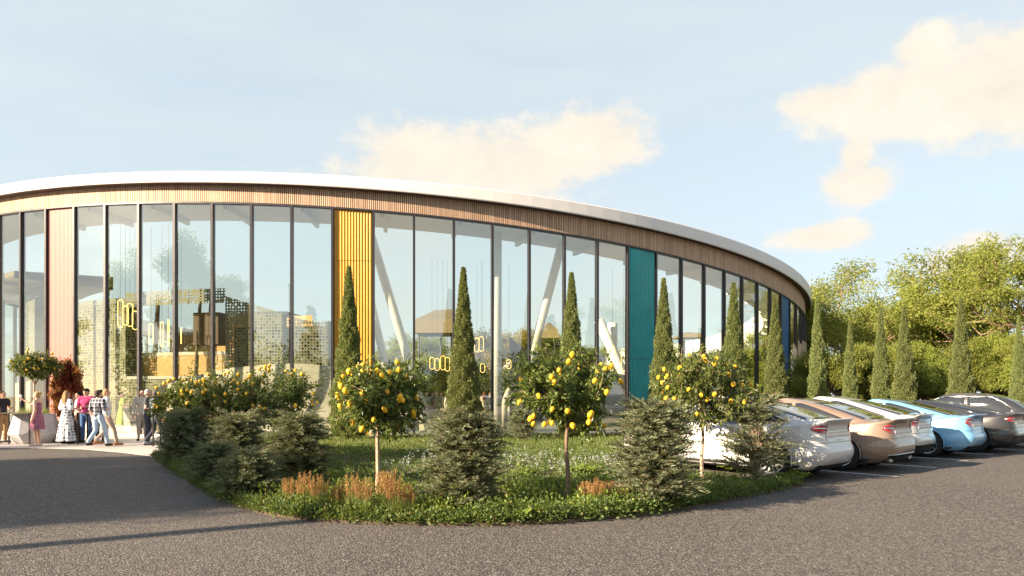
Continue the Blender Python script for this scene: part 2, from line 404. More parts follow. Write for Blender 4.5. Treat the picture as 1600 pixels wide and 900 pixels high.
arc('plinth', full, [(RR-0.15, 0.0), (RR-0.15, 0.10), (RR+0.09, 0.10), (RR+0.09, 0.0)], 'concrete_floor', smooth=False)
arc('floor', full, [(0.01, 0.05), (RR-0.1, 0.05)], 'concrete_floor', smooth=False)
for k in range(60):                                                       # ceiling ribs
    t = T0+DT*2*k+0.2*DT
    vs = []
    for (r, e) in ((RR-0.35, 0.0), (RR-2.5, 0.0)):
        for sgn in (-1, 1):
            p = ring(t+sgn*0.07/r, r); zz = ztop(p)+0.08+(dzr(p)*0.12-0.08)*((RR-r)/2.6)
            vs += [(p[0], p[1], zz-0.005), (p[0], p[1], zz-0.22)]
    pobj('ceiling_rib', vs, [(0, 1, 5, 4), (2, 6, 7, 3), (1, 3, 7, 5), (0, 4, 6, 2), (0, 2, 3, 1), (4, 5, 7, 6)], 'white_paint')
# timber slats of the band: hundreds of them, one part
mb = MB()
ns_ = int(2.9/(0.078/RR))
for i in range(ns_):
    t = -1.25+i*0.078/RR; h = 0.024/RR
    v = []
    for tt in (t-h, t+h):
        for r in (RR-0.05, RR+0.0):
            p = ring(tt, r); v += [(p[0], p[1], ztop(p)+0.002), (p[0], p[1], ztop(p)+dzr(p)*0.625)]
    mb.add(P_(v), [(0, 1, 3, 2), (4, 6, 7, 5), (2, 3, 7, 6), (0, 2, 6, 4)])
tag(mb.build('timber_slat_band', 'timber', pav), kind='stuff')
colours = ['pink', 'yellow', 'teal', 'blue']
N0, N1 = -18, 105
for n in range(N0, N1+1):
    t = T0+DT*n; t2 = t+DT if n < N1 else T0+DT*N0+2*pi
    # mullion
    vs = []
    for (r, zf) in ((RR-0.13, 0), (RR+0.08, 0)):
        for sg in (-1, 1):
            p = ring(t+sg*0.045/RR, r); vs += [(p[0], p[1], 0.1), (p[0], p[1], ztop(p)-0.071)]
    pobj('mullion', vs, [(0, 1, 3, 2), (4, 6, 7, 5), (2, 3, 7, 6), (0, 4, 5, 1), (0, 2, 6, 4), (1, 5, 7, 3)], 'bronze_metal' if n < 0 else 'dark_metal')
    a, b = ring(t+0.046/RR, RR), ring(t2-0.046/RR, RR)
    if (n-1) % 8 == 0:
        c = colours[((n-1)//8) % 4]
        def fl(z0, z1, nm, off):
            m = 13; vv = []; ff = []
            if c == 'pink': m = 20
            for i in range(4*m+1):
                q = i/(4*m); tt = t+0.047/RR+q*(t2-t-0.094/RR); r = RR+off+(0.0, 0.02, 0.02, 0.0)[i % 4]*{'pink': 0.5, 'teal': 2.3, 'blue': 1.5}.get(c, 1)
                p = ring(tt, r); zb = z0; zt = (ztop(p)-0.072) if z1 is None else z1
                vv += [(p[0], p[1], zb), (p[0], p[1], zt)]
            for i in range(4*m): ff.append((2*i, 2*i+2, 2*i+3, 2*i+1))
            pobj(nm, vv, ff, c+'_panel')
        qa, qb = ring(t+0.046/RR, RR-.09), ring(t2-0.046/RR, RR-.09)
        pobj('panel_backing', [(qa[0], qa[1], .1), (qb[0], qb[1], .1), (qb[0], qb[1], ztop(qb)-.072), (qa[0], qa[1], ztop(qa)-.072)], [(0, 1, 2, 3)], 'soffit_dark')
        split = 6.75 if c == 'yellow' else (3.2 if c == 'teal' else (5.0 if c == 'blue' else None))
        if split: fl(0.1, split-0.006, c+'_lower_panel', -0.03); fl(split+0.006, None, c+'_upper_panel', -0.02)
        else: fl(0.1, None, c+'_panel', -0.03)
    else:
        pobj('glass_pane', [(a[0], a[1], 0.10), (b[0], b[1], 0.10), (b[0], b[1], ztop(b)-0.07), (a[0], a[1], ztop(a)-0.07)], [(0, 1, 2, 3)], 'glass')
# entrance door leaf frame in the bay at the plaza
# ---- interior fixed parts
def uvarc(name, t0, t1, r, z0, z1, mat, n=24):
    ths = np.linspace(t0, t1, n+1); vs = []; uv = []
    for t in ths:
        p = ring(t, r); zt = z1(p) if callable(z1) else z1
        vs += [(p[0], p[1], z0), (p[0], p[1], zt)]; uv += [(t*r, z0), (t*r, zt)]
    fs = [(2*i, 2*i+2, 2*i+3, 2*i+1) for i in range(n)]
    o = pobj(name, vs, fs, mat); l = o.data.uv_layers.new(name='uv')
    for lp in o.data.loops: l.data[lp.index].uv = uv[lp.vertex_index]
    return o
rs = RR-4.2
tL, tA, tB, tC = -0.85, th_px(196, rs), th_px(352, rs), th_px(528, rs)
uvarc('perforated_screen', tL, th_px(85, rs), rs, 0.05, 7.3, 'perforated'); uvarc('perforated_screen', th_px(85, rs), tA, rs, 0.05, 6.2, 'perforated')
uvarc('perforated_screen', tA, tB, rs, 0.05, 2.35, 'perforated')
uvarc('perforated_screen', tA, tB, rs, 5.75, 6.4, 'perforated')
uvarc('perforated_screen', tB, tC, rs, 0.05, lambda p: 6.4-1.5*min(1, max(0, (p[0]+14)/5)), 'perforated')
arc('screen_canopy', np.linspace(tL, th_px(80, rs), 16), [(rs+1.6, 7.4), (rs+1.6, 7.75), (rs-3, 8.1), (rs-3, 7.4)], 'timber_olive', closed=True)
ths = np.linspace(tA-0.02, tB+0.02, 14)
arc('mezzanine_floor', ths, [(rs-0.05, 2.36), (rs-0.05, 2.5), (rs-2.0, 2.5), (rs-2.0, 2.36)], 'concrete_floor', closed=True, smooth=False)
for k in range(3):
    arc('timber_tier', ths, [(rs-1.0-1.9*k, 2.5+1.15*k), (rs-1.0-1.9*k, 3.5+1.15*k)], 'timber_gold', smooth=False)
    arc('tier_tread', ths, [(rs-0.98-1.9*k, 3.5+1.15*k), (rs-0.98-1.9*k, 3.65+1.15*k), (rs-2.9-1.9*k, 3.65+1.15*k)], 'cream', smooth=False)
arc('gallery_wall', np.linspace(tA-0.04, tB+0.0, 10), [(rs-8.6, 2.0), (rs-8.6, 6.2)], 'timber_gold')
for (ta, tb, zb, zt) in ((tL, th_px(85, rs), .05, 7.2), (th_px(85, rs), tA, .05, 6.1), (tA, tB, .05, 2.3), (tB, tC, .05, 4.7)):
    arc('added_screen_backing', np.linspace(ta, tb, 12), [(rs-.7, zb), (rs-.7, zt)], 'screen_back')  # dark sheet added to block the bright interior behind the screen holes
for xp, d0, w in ((213, 0.9, .09), (240, 1.2, .13), (268, 1.2, .09), (306, 1.0, .1), (322, 3.0, .1)):
    p = ring(th_px(xp, rs-d0), rs-d0); m = MB(); m.tube([(p[0]-CX, p[1]-CY, 2.5), (p[0]-CX+0.25, p[1]-CY, 6.6)], [w, w*.7], 8); m.build('gallery_post', 'timber_dark', pav)
p = ring(th_px(330, rs-1.2), rs-1.2); MB().box((p[0]-CX, p[1]-CY, 4.7), (1.3, 0.8, 1.5), th_px(330, rs)).build('dark_cabinet', 'timber_dark', pav)
# plain doors in the screen
for k, (xa, xb) in enumerate(((-30, 6), (7, 48))):
    ta, tb = th_px(xa, rs+0.1), th_px(xb, rs+0.1); vs = []
    for t in (ta+0.001, tb-0.001):
        for r in (rs+0.05, rs+0.12):
            q = ring(t, r); vs += [(q[0], q[1], 0.06), (q[0], q[1], 2.35)]
    d = pobj('screen_door', vs, [(0, 1, 3, 2), (4, 6, 7, 5), (2, 3, 7, 6), (1, 5, 7, 3)], 'door_paint')
    q = ring(tb-0.008 if k == 0 else ta+0.008, rs+0.16); MB().box((q[0]-CX, q[1]-CY, 1.15), (0.05, 0.06, 0.3)).build('handle', 'dark_metal', d)
# cream ramp walls that swell out towards their foot
def ramp(name, pts, r0, bulge, zb=0.05):
    xs = [q[0] for q in pts]; vs = []; fs = []; n = 9; cols = 30
    for i in range(cols+1):
        xp = xs[0]+(xs[-1]-xs[0])*i/cols; t = th_px(xp, r0); p = ring(t, r0)
        z1 = zat(np.interp(xp, xs, [q[1] for q in pts]), p[1])
        for j in range(n):
            f = j/(n-1); r = r0+bulge*(1-math.sqrt(max(0, 1-(1-f)**2)))*0.9+0.0; q = ring(t, r)
            vs.append((q[0], q[1], zb+(z1-zb)*f))
        q = ring(t, r0-0.5); vs.append((q[0], q[1], z1-0.02))
    n += 1
    for i in range(cols):
        for j in range(n-1): a = i*n+j; fs.append((a, a+n, a+n+1, a+1))
    return pobj(name, vs, fs, 'cream', smooth=True)
ramp('ramp_wall', [(214, 650), (226, 622), (245, 606), (300, 588), (360, 575), (430, 568), (480, 568), (530, 574)], RR-2.2, 1.1)
ramp('ramp_wall', [(872, 612), (900, 592), (925, 579), (950, 580), (985, 588), (1060, 605)], RR-2.4, 1.0)
ramp('low_wall', [(655, 652), (668, 640), (690, 638), (712, 642)], RR-2.6, 0.6)
def column(x0, y0, D0, x1, y1, D1, r):
    a = (at(x0, D0)-CX, D0-CY, zat(y0, D0)); b = (at(x1, D1)-CX, D1-CY, zat(y1, D1))
    m = MB(); a = Vector(a); b = Vector(b); m.tube([a, a+(b-a)*.999, b], [r, r, r*.98], 20); o = m.build('raking_column', 'white_paint', pav, True)
    c = a+(b-a)*0.06; d = (b-a).normalized()*0.012; m = MB(); m.tube([c-d, c+d], [r+.004]*2, 20); m.build('joint_ring', 'seam', o)
    return o
column(672, 675, 28.3, 575, 352, 29.6, 0.19)
column(777, 677, 28.2, 777, 356, 28.35, 0.19)
column(800, 676, 28.6, 880, 372, 29.6, 0.19)
column(1000, 640, 40, 935, 500, 40, 0.30)
column(955, 640, 41, 957, 505, 41, 0.30)
column(620, 655, 34, 560, 380, 36, 0.2)
m = MB(); A = []                                                         # cream arch by the raking column
for i in range(15):
    q = pi*i/14; A.append((at(808-22*math.cos(q), 29.6)-CX, 29.6-CY, 0.1+(zat(602, 29.6)-0.1)*math.sin(q)**0.8))
m.tube(A, 0.16, 10); m.build('cream_arch', 'cream', pav, True)
# black kiosk deeper inside; canopies added to stand for timber roofs mirrored in glass
x0, x1, D = at(796, 40), at(824, 40), 40.0
pobj('black_kiosk', [(x0, D, .05), (x1, D, .05), (x1, D, zat(548, D)), (x0, D, zat(526, D)), (x0, D+3, .05), (x1, D+3, .05), (x1, D+3, zat(548, D)), (x0, D+3, zat(526, D))],
     [(0, 1, 2, 3), (1, 5, 6, 2), (5, 4, 7, 6), (4, 0, 3, 7), (3, 2, 6, 7)], 'black_clad')
def canopy(xa, xb, yb, yt, D, dep):
    x0, x1 = at(xa, D), at(xb, D); z0 = zat(yb, D); z1 = zat(yt, D)
    v = [(x0, D, z0), (x1, D, z0), (x1, D+dep, z0+.1), (x0, D+dep, z0+.1), (x0+.1, D+.3, z0+(z1-z0)*.45), (x1-.1, D+.3, z0+(z1-z0)*.45), (x1-.5, D+dep, z1), (x0+.9, D+dep, z1*0.99)]
    o = pobj('reflection_canopy', v, [(0, 1, 2, 3), (0, 4, 5, 1), (1, 5, 6, 2), (2, 6, 7, 3), (3, 7, 4, 0), (4, 7, 6, 5)], 'timber_olive')
    for xx, yy in ((x0+.3, D+.3), (x1-.3, D+.3), ((x0+x1)/2, D+dep-.3)):
        m = MB(); m.tube([(xx-CX, yy-CY, .05), (xx-CX, yy-CY, z0+.02)], .06, 8); m.build('post', 'dark_metal', o)
canopy(646, 712, 520, 470, 42, 4)
canopy(838, 874, 528, 496, 46, 3)
canopy(1064, 1104, 527, 512, 45, 3)
# ================================================================== PLANTS
def unit(a): return a/np.maximum(np.linalg.norm(a, axis=-1, keepdims=True), 1e-9)
def leaves(P, D, L, Wd, rng, droop=0.0, fold=0.15):
    """one diamond leaf per point: base P, direction D, length L, width Wd"""
    n = len(P); D = unit(D); R = unit(rng.normal(size=(n, 3))); S = unit(np.cross(D, R)); Nn = np.cross(S, D)
    L = np.broadcast_to(np.asarray(L, float), (n,))[:, None]; Wd = np.broadcast_to(np.asarray(Wd, float), (n,))[:, None]
    mid = P+D*L*0.45+Nn*Wd*fold
    tip = P+D*L; tip[:, 2] -= droop*L[:, 0]
    V = np.stack([P, mid-S*Wd*.5, tip, mid+S*Wd*.5], 1).reshape(-1, 3)
    F = (np.arange(n)[:, None]*4+np.arange(4)[None]); return V, F
def join(parts):
    V = []; F = []; b = 0
    for v, f in parts:
        v = np.asarray(v, float); V.append(v); F += [[int(i)+b for i in q] for q in f]; b += len(v)
    return np.concatenate(V), F
def rdir(rng, n): return unit(rng.normal(size=(n, 3)))

def cypress_mesh(seed, H=6.2, R=0.56, n=36000):
    rng = np.random.default_rng(seed)
    h = rng.random(n)**1.45; ph = rng.random(n)*2*pi
    prof = lambda h: np.where(h < .10, .75+.25*h/.10, np.maximum(0, 1-((h-.10)/.90))**0.92)
    lump = 1+0.13*np.sin(ph*3+h*31+seed)+0.10*np.sin(ph*5-h*47+seed*2)+0.07*np.sin(ph*9+h*90)
    shell = np.where(rng.random(n) < .72, rng.uniform(.86, 1.06, n), rng.uniform(.3, .86, n))
    r = R*prof(h)*lump*shell+.02
    P = np.stack([r*np.cos(ph), r*np.sin(ph), .18+h*(H-.3)], 1)
    out_ = np.stack([np.cos(ph), np.sin(ph), np.zeros(n)], 1)
    D = out_*rng.uniform(.2, .75, n)[:, None]+np.array([0, 0, 1.0])+rng.normal(size=(n, 3))*.33
    V, F = leaves(P, D, rng.uniform(.055, .12, n), rng.uniform(.024, .045, n), rng)
    return mkmesh('cypress_crown', V, F, 'cypress_leaf'), mkmesh('cypress_trunk', *tube([(0, 0, -.05), (0, 0, H*.6)], [.09, .03], 8), 'bark')
CYP = [cypress_mesh(s) for s in (1, 2, 3)]
def cypress(x, D, h, k, label, rz=0.0, group='columnar cypresses', w=1.0):
    e = tag(empty('cypress_tree', (x, D, 0), rz), label, 'tree', group); e.scale = (w*h/6.2, w*h/6.2, h/6.2)
    link('crown', CYP[k % 3][0], e); link('trunk', CYP[k % 3][1], e)
    return e

def lemon_meshes(seed, H, rw, rh, stem, n_twig=190):
    rng = np.random.default_rng(seed); parts = []; cz = H-rh
    trunk = [(0, 0, -.03), (.012, .0, stem*.4), (-.01, .01, stem*.75), (0, 0, stem)]
    parts.append(tube(trunk, [.038, .033, .028, .027], 8))
    tips = []
    for k in range(6):
        a = 2*pi*k/6+rng.uniform(-.3, .3); e = np.array([math.cos(a)*rw*.55, math.sin(a)*rw*.55, cz+rng.uniform(-.3, .35)*rh])
        m = np.array([math.cos(a)*rw*.2, math.sin(a)*rw*.2, stem+(e[2]-stem)*.45]); parts.append(tube([(0, 0, stem-.02), m, e], [.02, .014, .008], 6)); tips.append(m); tips.append(e)
    tips = np.array(tips); LP = []; LD = []
    lump = rng.normal(size=(9, 3)); lump = unit(lump)
    for i in range(n_twig):
        d = rdir(rng, 1)[0]; rr = rng.uniform(.35, 1.0)**.6; bump_ = .60+.56*min(1, max(0, np.max(lump@d)-.55)/.4)+(rng.random() < .06)*.25
        e = np.array([d[0]*rw, d[1]*rw, d[2]*rh])*rr*bump_; e[2] += cz
        s = tips[np.argmin(np.linalg.norm(tips-e, axis=1))]
        mid = (s+e)/2+rng.normal(size=3)*.03; parts.append(tube([s, mid, e], [.006, .005, .003], 3, cap=False))
        m = 36; q = rng.uniform(.25, 1.05, m)[:, None]; pp = s*(1-q)+e*q+rng.normal(size=(m, 3))*.035
        LP.append(pp); LD.append(unit(e-s)[None]*.7+rng.normal(size=(m, 3))*.75)
    LP = np.concatenate(LP); LD = np.concatenate(LD); n = len(LP)
    V, F = leaves(LP, LD, rng.uniform(.06, .11, n), rng.uniform(.03, .05, n), rng, .1, .25)
    v, f = join(parts)
    fr = []
    for i in range(60):
        d = rdir(rng, 1)[0]; e = np.array([d[0]*rw, d[1]*rw, d[2]*rh])*rng.uniform(.74, .98); e[2] += cz; fr.append(e)
    return mkmesh('lemon_crown', V, F, 'lemon_leaf'), mkmesh('lemon_trunk', v, f, 'bark_pale' if seed % 2 else 'bark'), fr
prof = [(.004, -.056), (.014, -.050), (.030, -.034), (.040, -.010), (.040, .014), (.030, .034), (.012, .046), (.004, .049)]
LEMON = mkmesh('lemon_fruit', *lathe(prof, 8), 'lemon', True)
LEM = {}
def lemon_tree(x, D, seed, H, rw, rh, stem, nf, label, rz=0.0, z=0.03, group='lemon trees', big=1.0):
    key = (seed, H, rw, rh, stem)
    if key not in LEM: LEM[key] = lemon_meshes(*key)
    c, t, fr = LEM[key]
    e = tag(empty('lemon_tree', (x, D, z), rz), label, 'tree', group)
    link('crown', c, e); link('trunk', t, e)
    for p in fr[:nf]:
        link('lemon', LEMON, e, p, (random.uniform(-.5, .5), random.uniform(-.5, .5), random.uniform(0, 6)), random.uniform(.78, 1.05)*big)
    return e

def feather_mesh(seed, H, R, n_spray=420, conic=0.55, open_=1.0, mat='shrub_leaf'):
    """loose feathery conifer-like bush: stems with arching side sprays of short needles"""
    rng = np.random.default_rng(seed); parts = []; LP = []; LD = []; LL = []
    for k in range(9):
        a = rng.uniform(0, 2*pi); q = rng.uniform(.1, .55)*R
        parts.append(tube([(0, 0, -.02), (q*.4*math.cos(a), q*.4*math.sin(a), H*.4), (q*math.cos(a), q*math.sin(a), H*rng.uniform(.65, .9))], [.018, .012, .004], 5))
    for i in range(n_spray):
        h = rng.random()**.8; a = rng.uniform(0, 2*pi)
        rmax = R*((1-h)**conic)*(0.75+.35*math.sin(a*3+h*9+seed)*.5+rng.uniform(-.1, .2))
        if h < .18: rmax *= .6+2.2*h
        r0 = rmax*rng.uniform(.15, .7)
        s = np.array([r0*math.cos(a), r0*math.sin(a), .06+h*H*.88])
        da = a+rng.normal()*.5; L = (.18+.24*rng.random())*(.8+.4*H)*open_
        d = np.array([math.cos(da), math.sin(da), rng.uniform(.15, .95)]); d /= np.linalg.norm(d)
        m = 19; q = (np.arange(m)+rng.random(m)*.6)/m; ax = s[None]+d[None]*q[:, None]*L; ax[:, 2] += -.25*L*q**2
        side = np.cross(d, [0, 0, 1.0]); side /= np.linalg.norm(side)+1e-9; upv = np.cross(side, d)
        for sg in (-1, 1):
            LP.append(ax+rng.normal(size=(m, 3))*.006); LD.append(d[None]*.9+side[None]*sg*(.75)+upv[None]*.25+rng.normal(size=(m, 3))*.25); LL.append(L*.30*(1.1-q*.7))
        parts.append(tube([s*np.array([.3, .3, .85]), s, s+d*L*.8], [.004, .003, .0015], 3, cap=False))
    LP = np.concatenate(LP); LD = np.concatenate(LD); LL = np.concatenate(LL)
    V, F = leaves(LP, LD, LL, LL*.17, rng, .15)
    v, f = join(parts)
    return mkmesh('shrub_foliage', V, F, mat), mkmesh('shrub_stems', v, f, 'bark')
FEA = {}
def shrub(x, D, seed, H, R, label, rz=0.0, n=420, conic=.55, open_=1.0):
    key = (seed, H, R, n, conic, open_)
    if key not in FEA: FEA[key] = feather_mesh(*key)
    e = tag(empty('feathery_shrub', (x, D, .03), rz), label, 'shrub', 'feathery grey green shrubs')
    link('foliage', FEA[key][0], e); link('stems', FEA[key][1], e); return e

def grow(rng, p, d, L, r, depth, parts, ends, spread, bend):
    k = 4; pts = [p]; dd = d.copy()
    for i in range(k):
        dd = unit(dd+rng.normal(size=3)*bend+np.array([0, 0, .05])); pts.append(pts[-1]+dd*L/k)
    parts.append(tube(pts, list(np.linspace(r, r*.62, k+1)), 7 if depth > 1 else 4, cap=False))
    if depth <= 1: ends += [pts[-1], pts[-2], pts[2]]
    if depth == 0: return
    for c in range(rng.integers(2, 4) if depth < 3 else 4):
        nd = unit(dd+unit(rng.normal(size=3))*spread); nd[2] = max(nd[2], -.1)
        s = pts[-1] if c < 2 else pts[rng.integers(2, k)]
        grow(rng, s, nd, L*rng.uniform(.62, .82), r*.58, depth-1, parts, ends, spread, bend)
def tree_mesh(seed, H=8.0, stem=2.2, depth=4, per=95, leaf=.13, spread=.75, clump=.42, mat='tree_leaf', lean=0.0, stems=1, drop=0.0):
    rng = np.random.default_rng(seed); parts = []; ends = []
    for s in range(stems):
        d = unit(np.array([rng.normal()*.12+lean+(s-(stems-1)/2)*.35, rng.normal()*.12, 1.0]))
        grow(rng, np.array([0, 0, -.05]), d, stem, .035*H**.85*.42, depth, parts, ends, spread, .09)
    E_ = np.array(ends); sc_ = H/E_[:, 2].max(); LP = []; LD = []
    if drop: E_ = E_[rng.random(len(E_)) > drop]
    for e in E_:
        m = int(per*rng.uniform(.5, 1.3)); d = rdir(rng, m)*clump*(rng.random((m, 1))**.5)/sc_; d[:, 2] *= .7
        LP.append(e+d); LD.append(d/clump*1.2*sc_+rng.normal(size=(m, 3))*.6+np.array([0, 0, -.15]))
    LP = np.concatenate(LP)*sc_; LD = np.concatenate(LD); n = len(LP)
    V, F = leaves(LP, LD, rng.uniform(.7, 1.3, n)*leaf, rng.uniform(.32, .5, n)*leaf, rng, .15, .2)
    v, f = join(parts); print('tree', seed, n, 'leaves')
    return mkmesh('tree_crown', V, F, mat), mkmesh('tree_trunk', v*sc_, f, 'bark')
TREE = {}
def tree(kind, x, D, h, rz, label, cat='tree', group='trees round the car park', name='leafy_tree', z=0.0, w=1.0):
    if kind not in TREE:
        TREE[kind] = {'airy': lambda: tree_mesh(11, 8, 2.6, 4, 40, .16, .72, .55, 'tree_leaf', 0.0, 2, .35), 'round': lambda: tree_mesh(12, 8, 1.9, 4, 60, .15, .9, .42, 'tree_leaf', drop=.12),
                      'round2': lambda: tree_mesh(13, 8, 1.7, 4, 62, .14, .95, .42, 'tree_leaf', drop=.12), 'bush': lambda: tree_mesh(14, 4, .5, 4, 110, .11, 1.0, .45, 'tree_leaf', stems=2),
                      'bush2': lambda: tree_mesh(15, 4, .45, 4, 110, .10, 1.05, .42, 'tree_leaf_dark', stems=2),
                      'dark': lambda: tree_mesh(16, 8, 1.9, 4, 110, .17, .85, .60, 'tree_leaf_dark'), 'yellow': lambda: tree_mesh(17, 8, 1.8, 3, 160, .16, .9, .75, 'tree_leaf_yellow'),
                      'red': lambda: tree_mesh(18, 2.2, .55, 3, 26, .17, .8, .18, 'red_leaf', stems=3)}[kind]()
    H0 = {'bush': 4, 'bush2': 4, 'red': 2.2}.get(kind, 8)
    e = tag(empty(name, (x, D, z), rz), label, cat, group); e.scale = (w*h/H0, w*h/H0, h/H0)
    link('crown', TREE[kind][0], e); link('trunk', TREE[kind][1], e); return e

def conifer_mesh(seed, H=12.0, R=2.3):
    rng = np.random.default_rng(seed); LP = []; LD = []; parts = [tube([(0, 0, 0), (0, 0, H)], [.2, .02], 8)]
    for i in range(150):
        h = rng.random()**.9*.94+.05; a = rng.uniform(0, 2*pi); L = R*(1-h)**.85*rng.uniform(.7, 1.1)+.1
        s = np.array([0, 0, h*H]); d = np.array([math.cos(a), math.sin(a), rng.uniform(-.15, .2)])
        parts.append(tube([s, s+d*L], [.03, .006], 4, cap=False)); m = int(50+70*L)
        q = rng.random(m)**.7; ax = s+d*q[:, None]*L; ax[:, 2] -= .12*q*L
        LP.append(ax+rng.normal(size=(m, 3))*np.array([.1, .1, .08])); LD.append(d+rng.normal(size=(m, 3))*.6)
    LP = np.concatenate(LP); LD = np.concatenate(LD); n = len(LP); V, F = leaves(LP, LD, rng.uniform(.18, .34, n), rng.uniform(.05, .1, n), rng, .1)
    v, f = join(parts); return mkmesh('conifer_crown', V, F, 'conifer_leaf'), mkmesh('conifer_trunk', v, f, 'bark')
CON = conifer_mesh(31)
def conifer(x, y, h, label, rz=0.0):
    e = tag(empty('conifer_tree', (x, y, 0), rz, h/12), label, 'tree', 'conifers behind the viewer'); link('crown', CON[0], e); link('trunk', CON[1], e)

def blades(rng, n, R, h0, h1, w, lean=.35, seg=3):
    """bent grass blades"""
    V = []; F = []
    for i in range(n):
        a = rng.uniform(0, 2*pi); r = R*math.sqrt(rng.random()); p = np.array([r*math.cos(a), r*math.sin(a), 0]); h = rng.uniform(h0, h1)
        b = rng.uniform(0, 2*pi); ln = abs(rng.normal())*lean*h; d = np.array([math.cos(b)*.5+math.cos(a)*.5, math.sin(b)*.5+math.sin(a)*.5, 0]); sd = np.array([-math.sin(b), math.cos(b), 0])
        base = len(V)
        for k in range(seg+1):
            q = k/seg; c = p+d*ln*q*q+np.array([0, 0, h*(q-.12*q*q)]); ww = w*(1-q)**.7+.0008
            V += [c-sd*ww/2, c+sd*ww/2]
        F += [(base+2*k, base+2*k+1, base+2*k+3, base+2*k+2) for k in range(seg)]
    return np.array(V), F
def plume_grass(seed, H=.62):
    rng = np.random.default_rng(seed); v, f = blades(rng, 150, .10, H*.35, H*.75, .009)
    parts = []; LP = []; LD = []
    for i in range(30):
        a = rng.uniform(0, 2*pi); t = rng.uniform(.02, .20); h = H*rng.uniform(.75, 1.05); s = np.array([.06*math.cos(a), .06*math.sin(a), 0]); e = np.array([t*math.cos(a), t*math.sin(a), h])
        parts.append(tube([s, s*.5+e*.5+np.array([0, 0, .03]), e], [.0025, .002, .0012], 3, cap=False)); m = 46
        q = rng.uniform(.62, 1.0, m)[:, None]; LP.append(s*(1-q)+e*q+rng.normal(size=(m, 3))*np.array([.014, .014, .01])*(1.4-q)); LD.append(np.array([0, 0, 1.0])+rng.normal(size=(m, 3))*.55)
    LP = np.concatenate(LP); LD = np.concatenate(LD); V, F = leaves(LP, LD, rng.uniform(.018, .042, len(LP)), .008, rng)
    pv, pf = join(parts)
    return mkmesh('grass_blades', v, f, 'grass_blade'), mkmesh('grass_plumes', V, F, 'plume'), mkmesh('grass_stalks', pv, pf, 'grass_blade')
PLU = [plume_grass(s) for s in (41, 42, 43)]
def plume(x, D, k, h, label, rz):
    e = tag(empty('plume_grass', (x, D, .03), rz, h/.62), label, 'plant', 'ornamental grasses along the kerb')
    link('blades', PLU[k % 3][0], e); link('plumes', PLU[k % 3][1], e); link('stalks', PLU[k % 3][2], e); return e
def fern_mesh(seed):
    rng = np.random.default_rng(seed); V = []; F = []; LP = []; LD = []; LL = []
    for i in range(13):
        a = 2*pi*i/13+rng.uniform(-.2, .2); L = rng.uniform(.28, .42); up = rng.uniform(.6, 1.3); m = 17
        q = np.linspace(.1, 1, m); ax = np.stack([math.cos(a)*L*q, math.sin(a)*L*q, L*up*q-.75*L*up*q**2], 1); sd = np.array([-math.sin(a), math.cos(a), .1])
        for sg in (-1, 1): LP.append(ax); LD.append(sd*sg+np.array([math.cos(a), math.sin(a), 0])*.45+rng.normal(size=(m, 3))*.1); LL.append(.10*np.sin(pi*np.minimum(1, q*.85+.12))+.012)
    LP = np.concatenate(LP); LL = np.concatenate(LL); V, F = leaves(LP, np.concatenate(LD), LL, LL*.32+.004, rng)
    return mkmesh('fern_fronds', V, F, 'fern_leaf')
FERN = [fern_mesh(s) for s in (51, 52)]

# ---- cypresses along the glass (radius about 33 m from the centre of the pavilion)
for xp, D, h, lab in ((545, 23.6, 6.2, 'slender cypress standing in front of the yellow fluted panel'), (724, 23.8, 6.2, 'slender cypress between the yellow panel and the upright white column'),
                      (893, 24.8, 6.2, 'slender cypress rising behind the lemon tree left of the teal panel'), (1037, 26.0, 6.2, 'slender cypress just right of the teal fluted panel'),
                      (1146, 29.3, 6.6, 'cypress before the glass, second to the right of the teal panel'), (1211, 32.5, 6.4, 'cypress before the blue panel at the end of the curved glass')):
    cypress(at(xp, D), D, h, int(xp), lab, xp*.7)
for i, (xp, D, yt, lab) in enumerate(((1277, 31, 462, 'cypress just right of the pavilion end, behind the parked cars'), (1328, 31, 500, 'smaller pale cypress second from the pavilion end behind the cars'),
                      (1376, 31, 478, 'cypress third from the pavilion end behind the cars'), (1413, 30, 476, 'broad dark cypress behind the silver and blue cars'),
                      (1501, 30, 464, 'dark cypress behind the graphite car, apart from the others'), (1592, 31, 492, 'cypress at the right edge of the picture'))):
    cypress(at(xp, D), D, zat(yt, D), i+1, lab, i*1.9, w=.80 if i not in (3, 4) else .95)
# ---- lemon trees
for (xp, yb, seed, yt, wpx, nf, lab) in ((590, 792, 61, 560, 138, 52, 'lemon tree with pale trunk at the front of the bed before the yellow panel'),
                                 (886, 788, 62, 548, 168, 58, 'lemon tree with reddish trunk, front of bed, left of the teal panel'),
                                 (1097, 752, 63, 548, 150, 54, 'lemon tree at the bed end in front of the white parked car')):
    X, D = px(xp, yb); H = zat(yt, D); rw = wpx/FPX*D/2; stem = zat({590: 672, 886: 672, 1097: 662}[xp], D)
    lemon_tree(X, D, seed, H, rw*1.08, (H-stem)/2*1.12, stem, nf, lab, xp)
for (xp, D, seed, yt, yl, wpx, nf, lab) in ((428, 15.6, 64, 570, 666, 135, 52, 'dark lemon tree behind the shrubs in front of the cream ramp, rightmost of three'),
                                 (352, 15.9, 65, 577, 665, 125, 58, 'lemon tree heavy with fruit behind the shrubs, middle of three left of the cream ramp'),
                                 (292, 16.9, 66, 584, 668, 100, 60, 'lemon tree heavy with fruit beside the plaza edge, leftmost of three')):
    H = zat(yt, D); stem = zat(yl, D); lemon_tree(at(xp, D), D, seed, H, wpx/FPX*D/2*1.1, (H-stem)/2*1.1, max(.4, stem), nf, lab, xp)
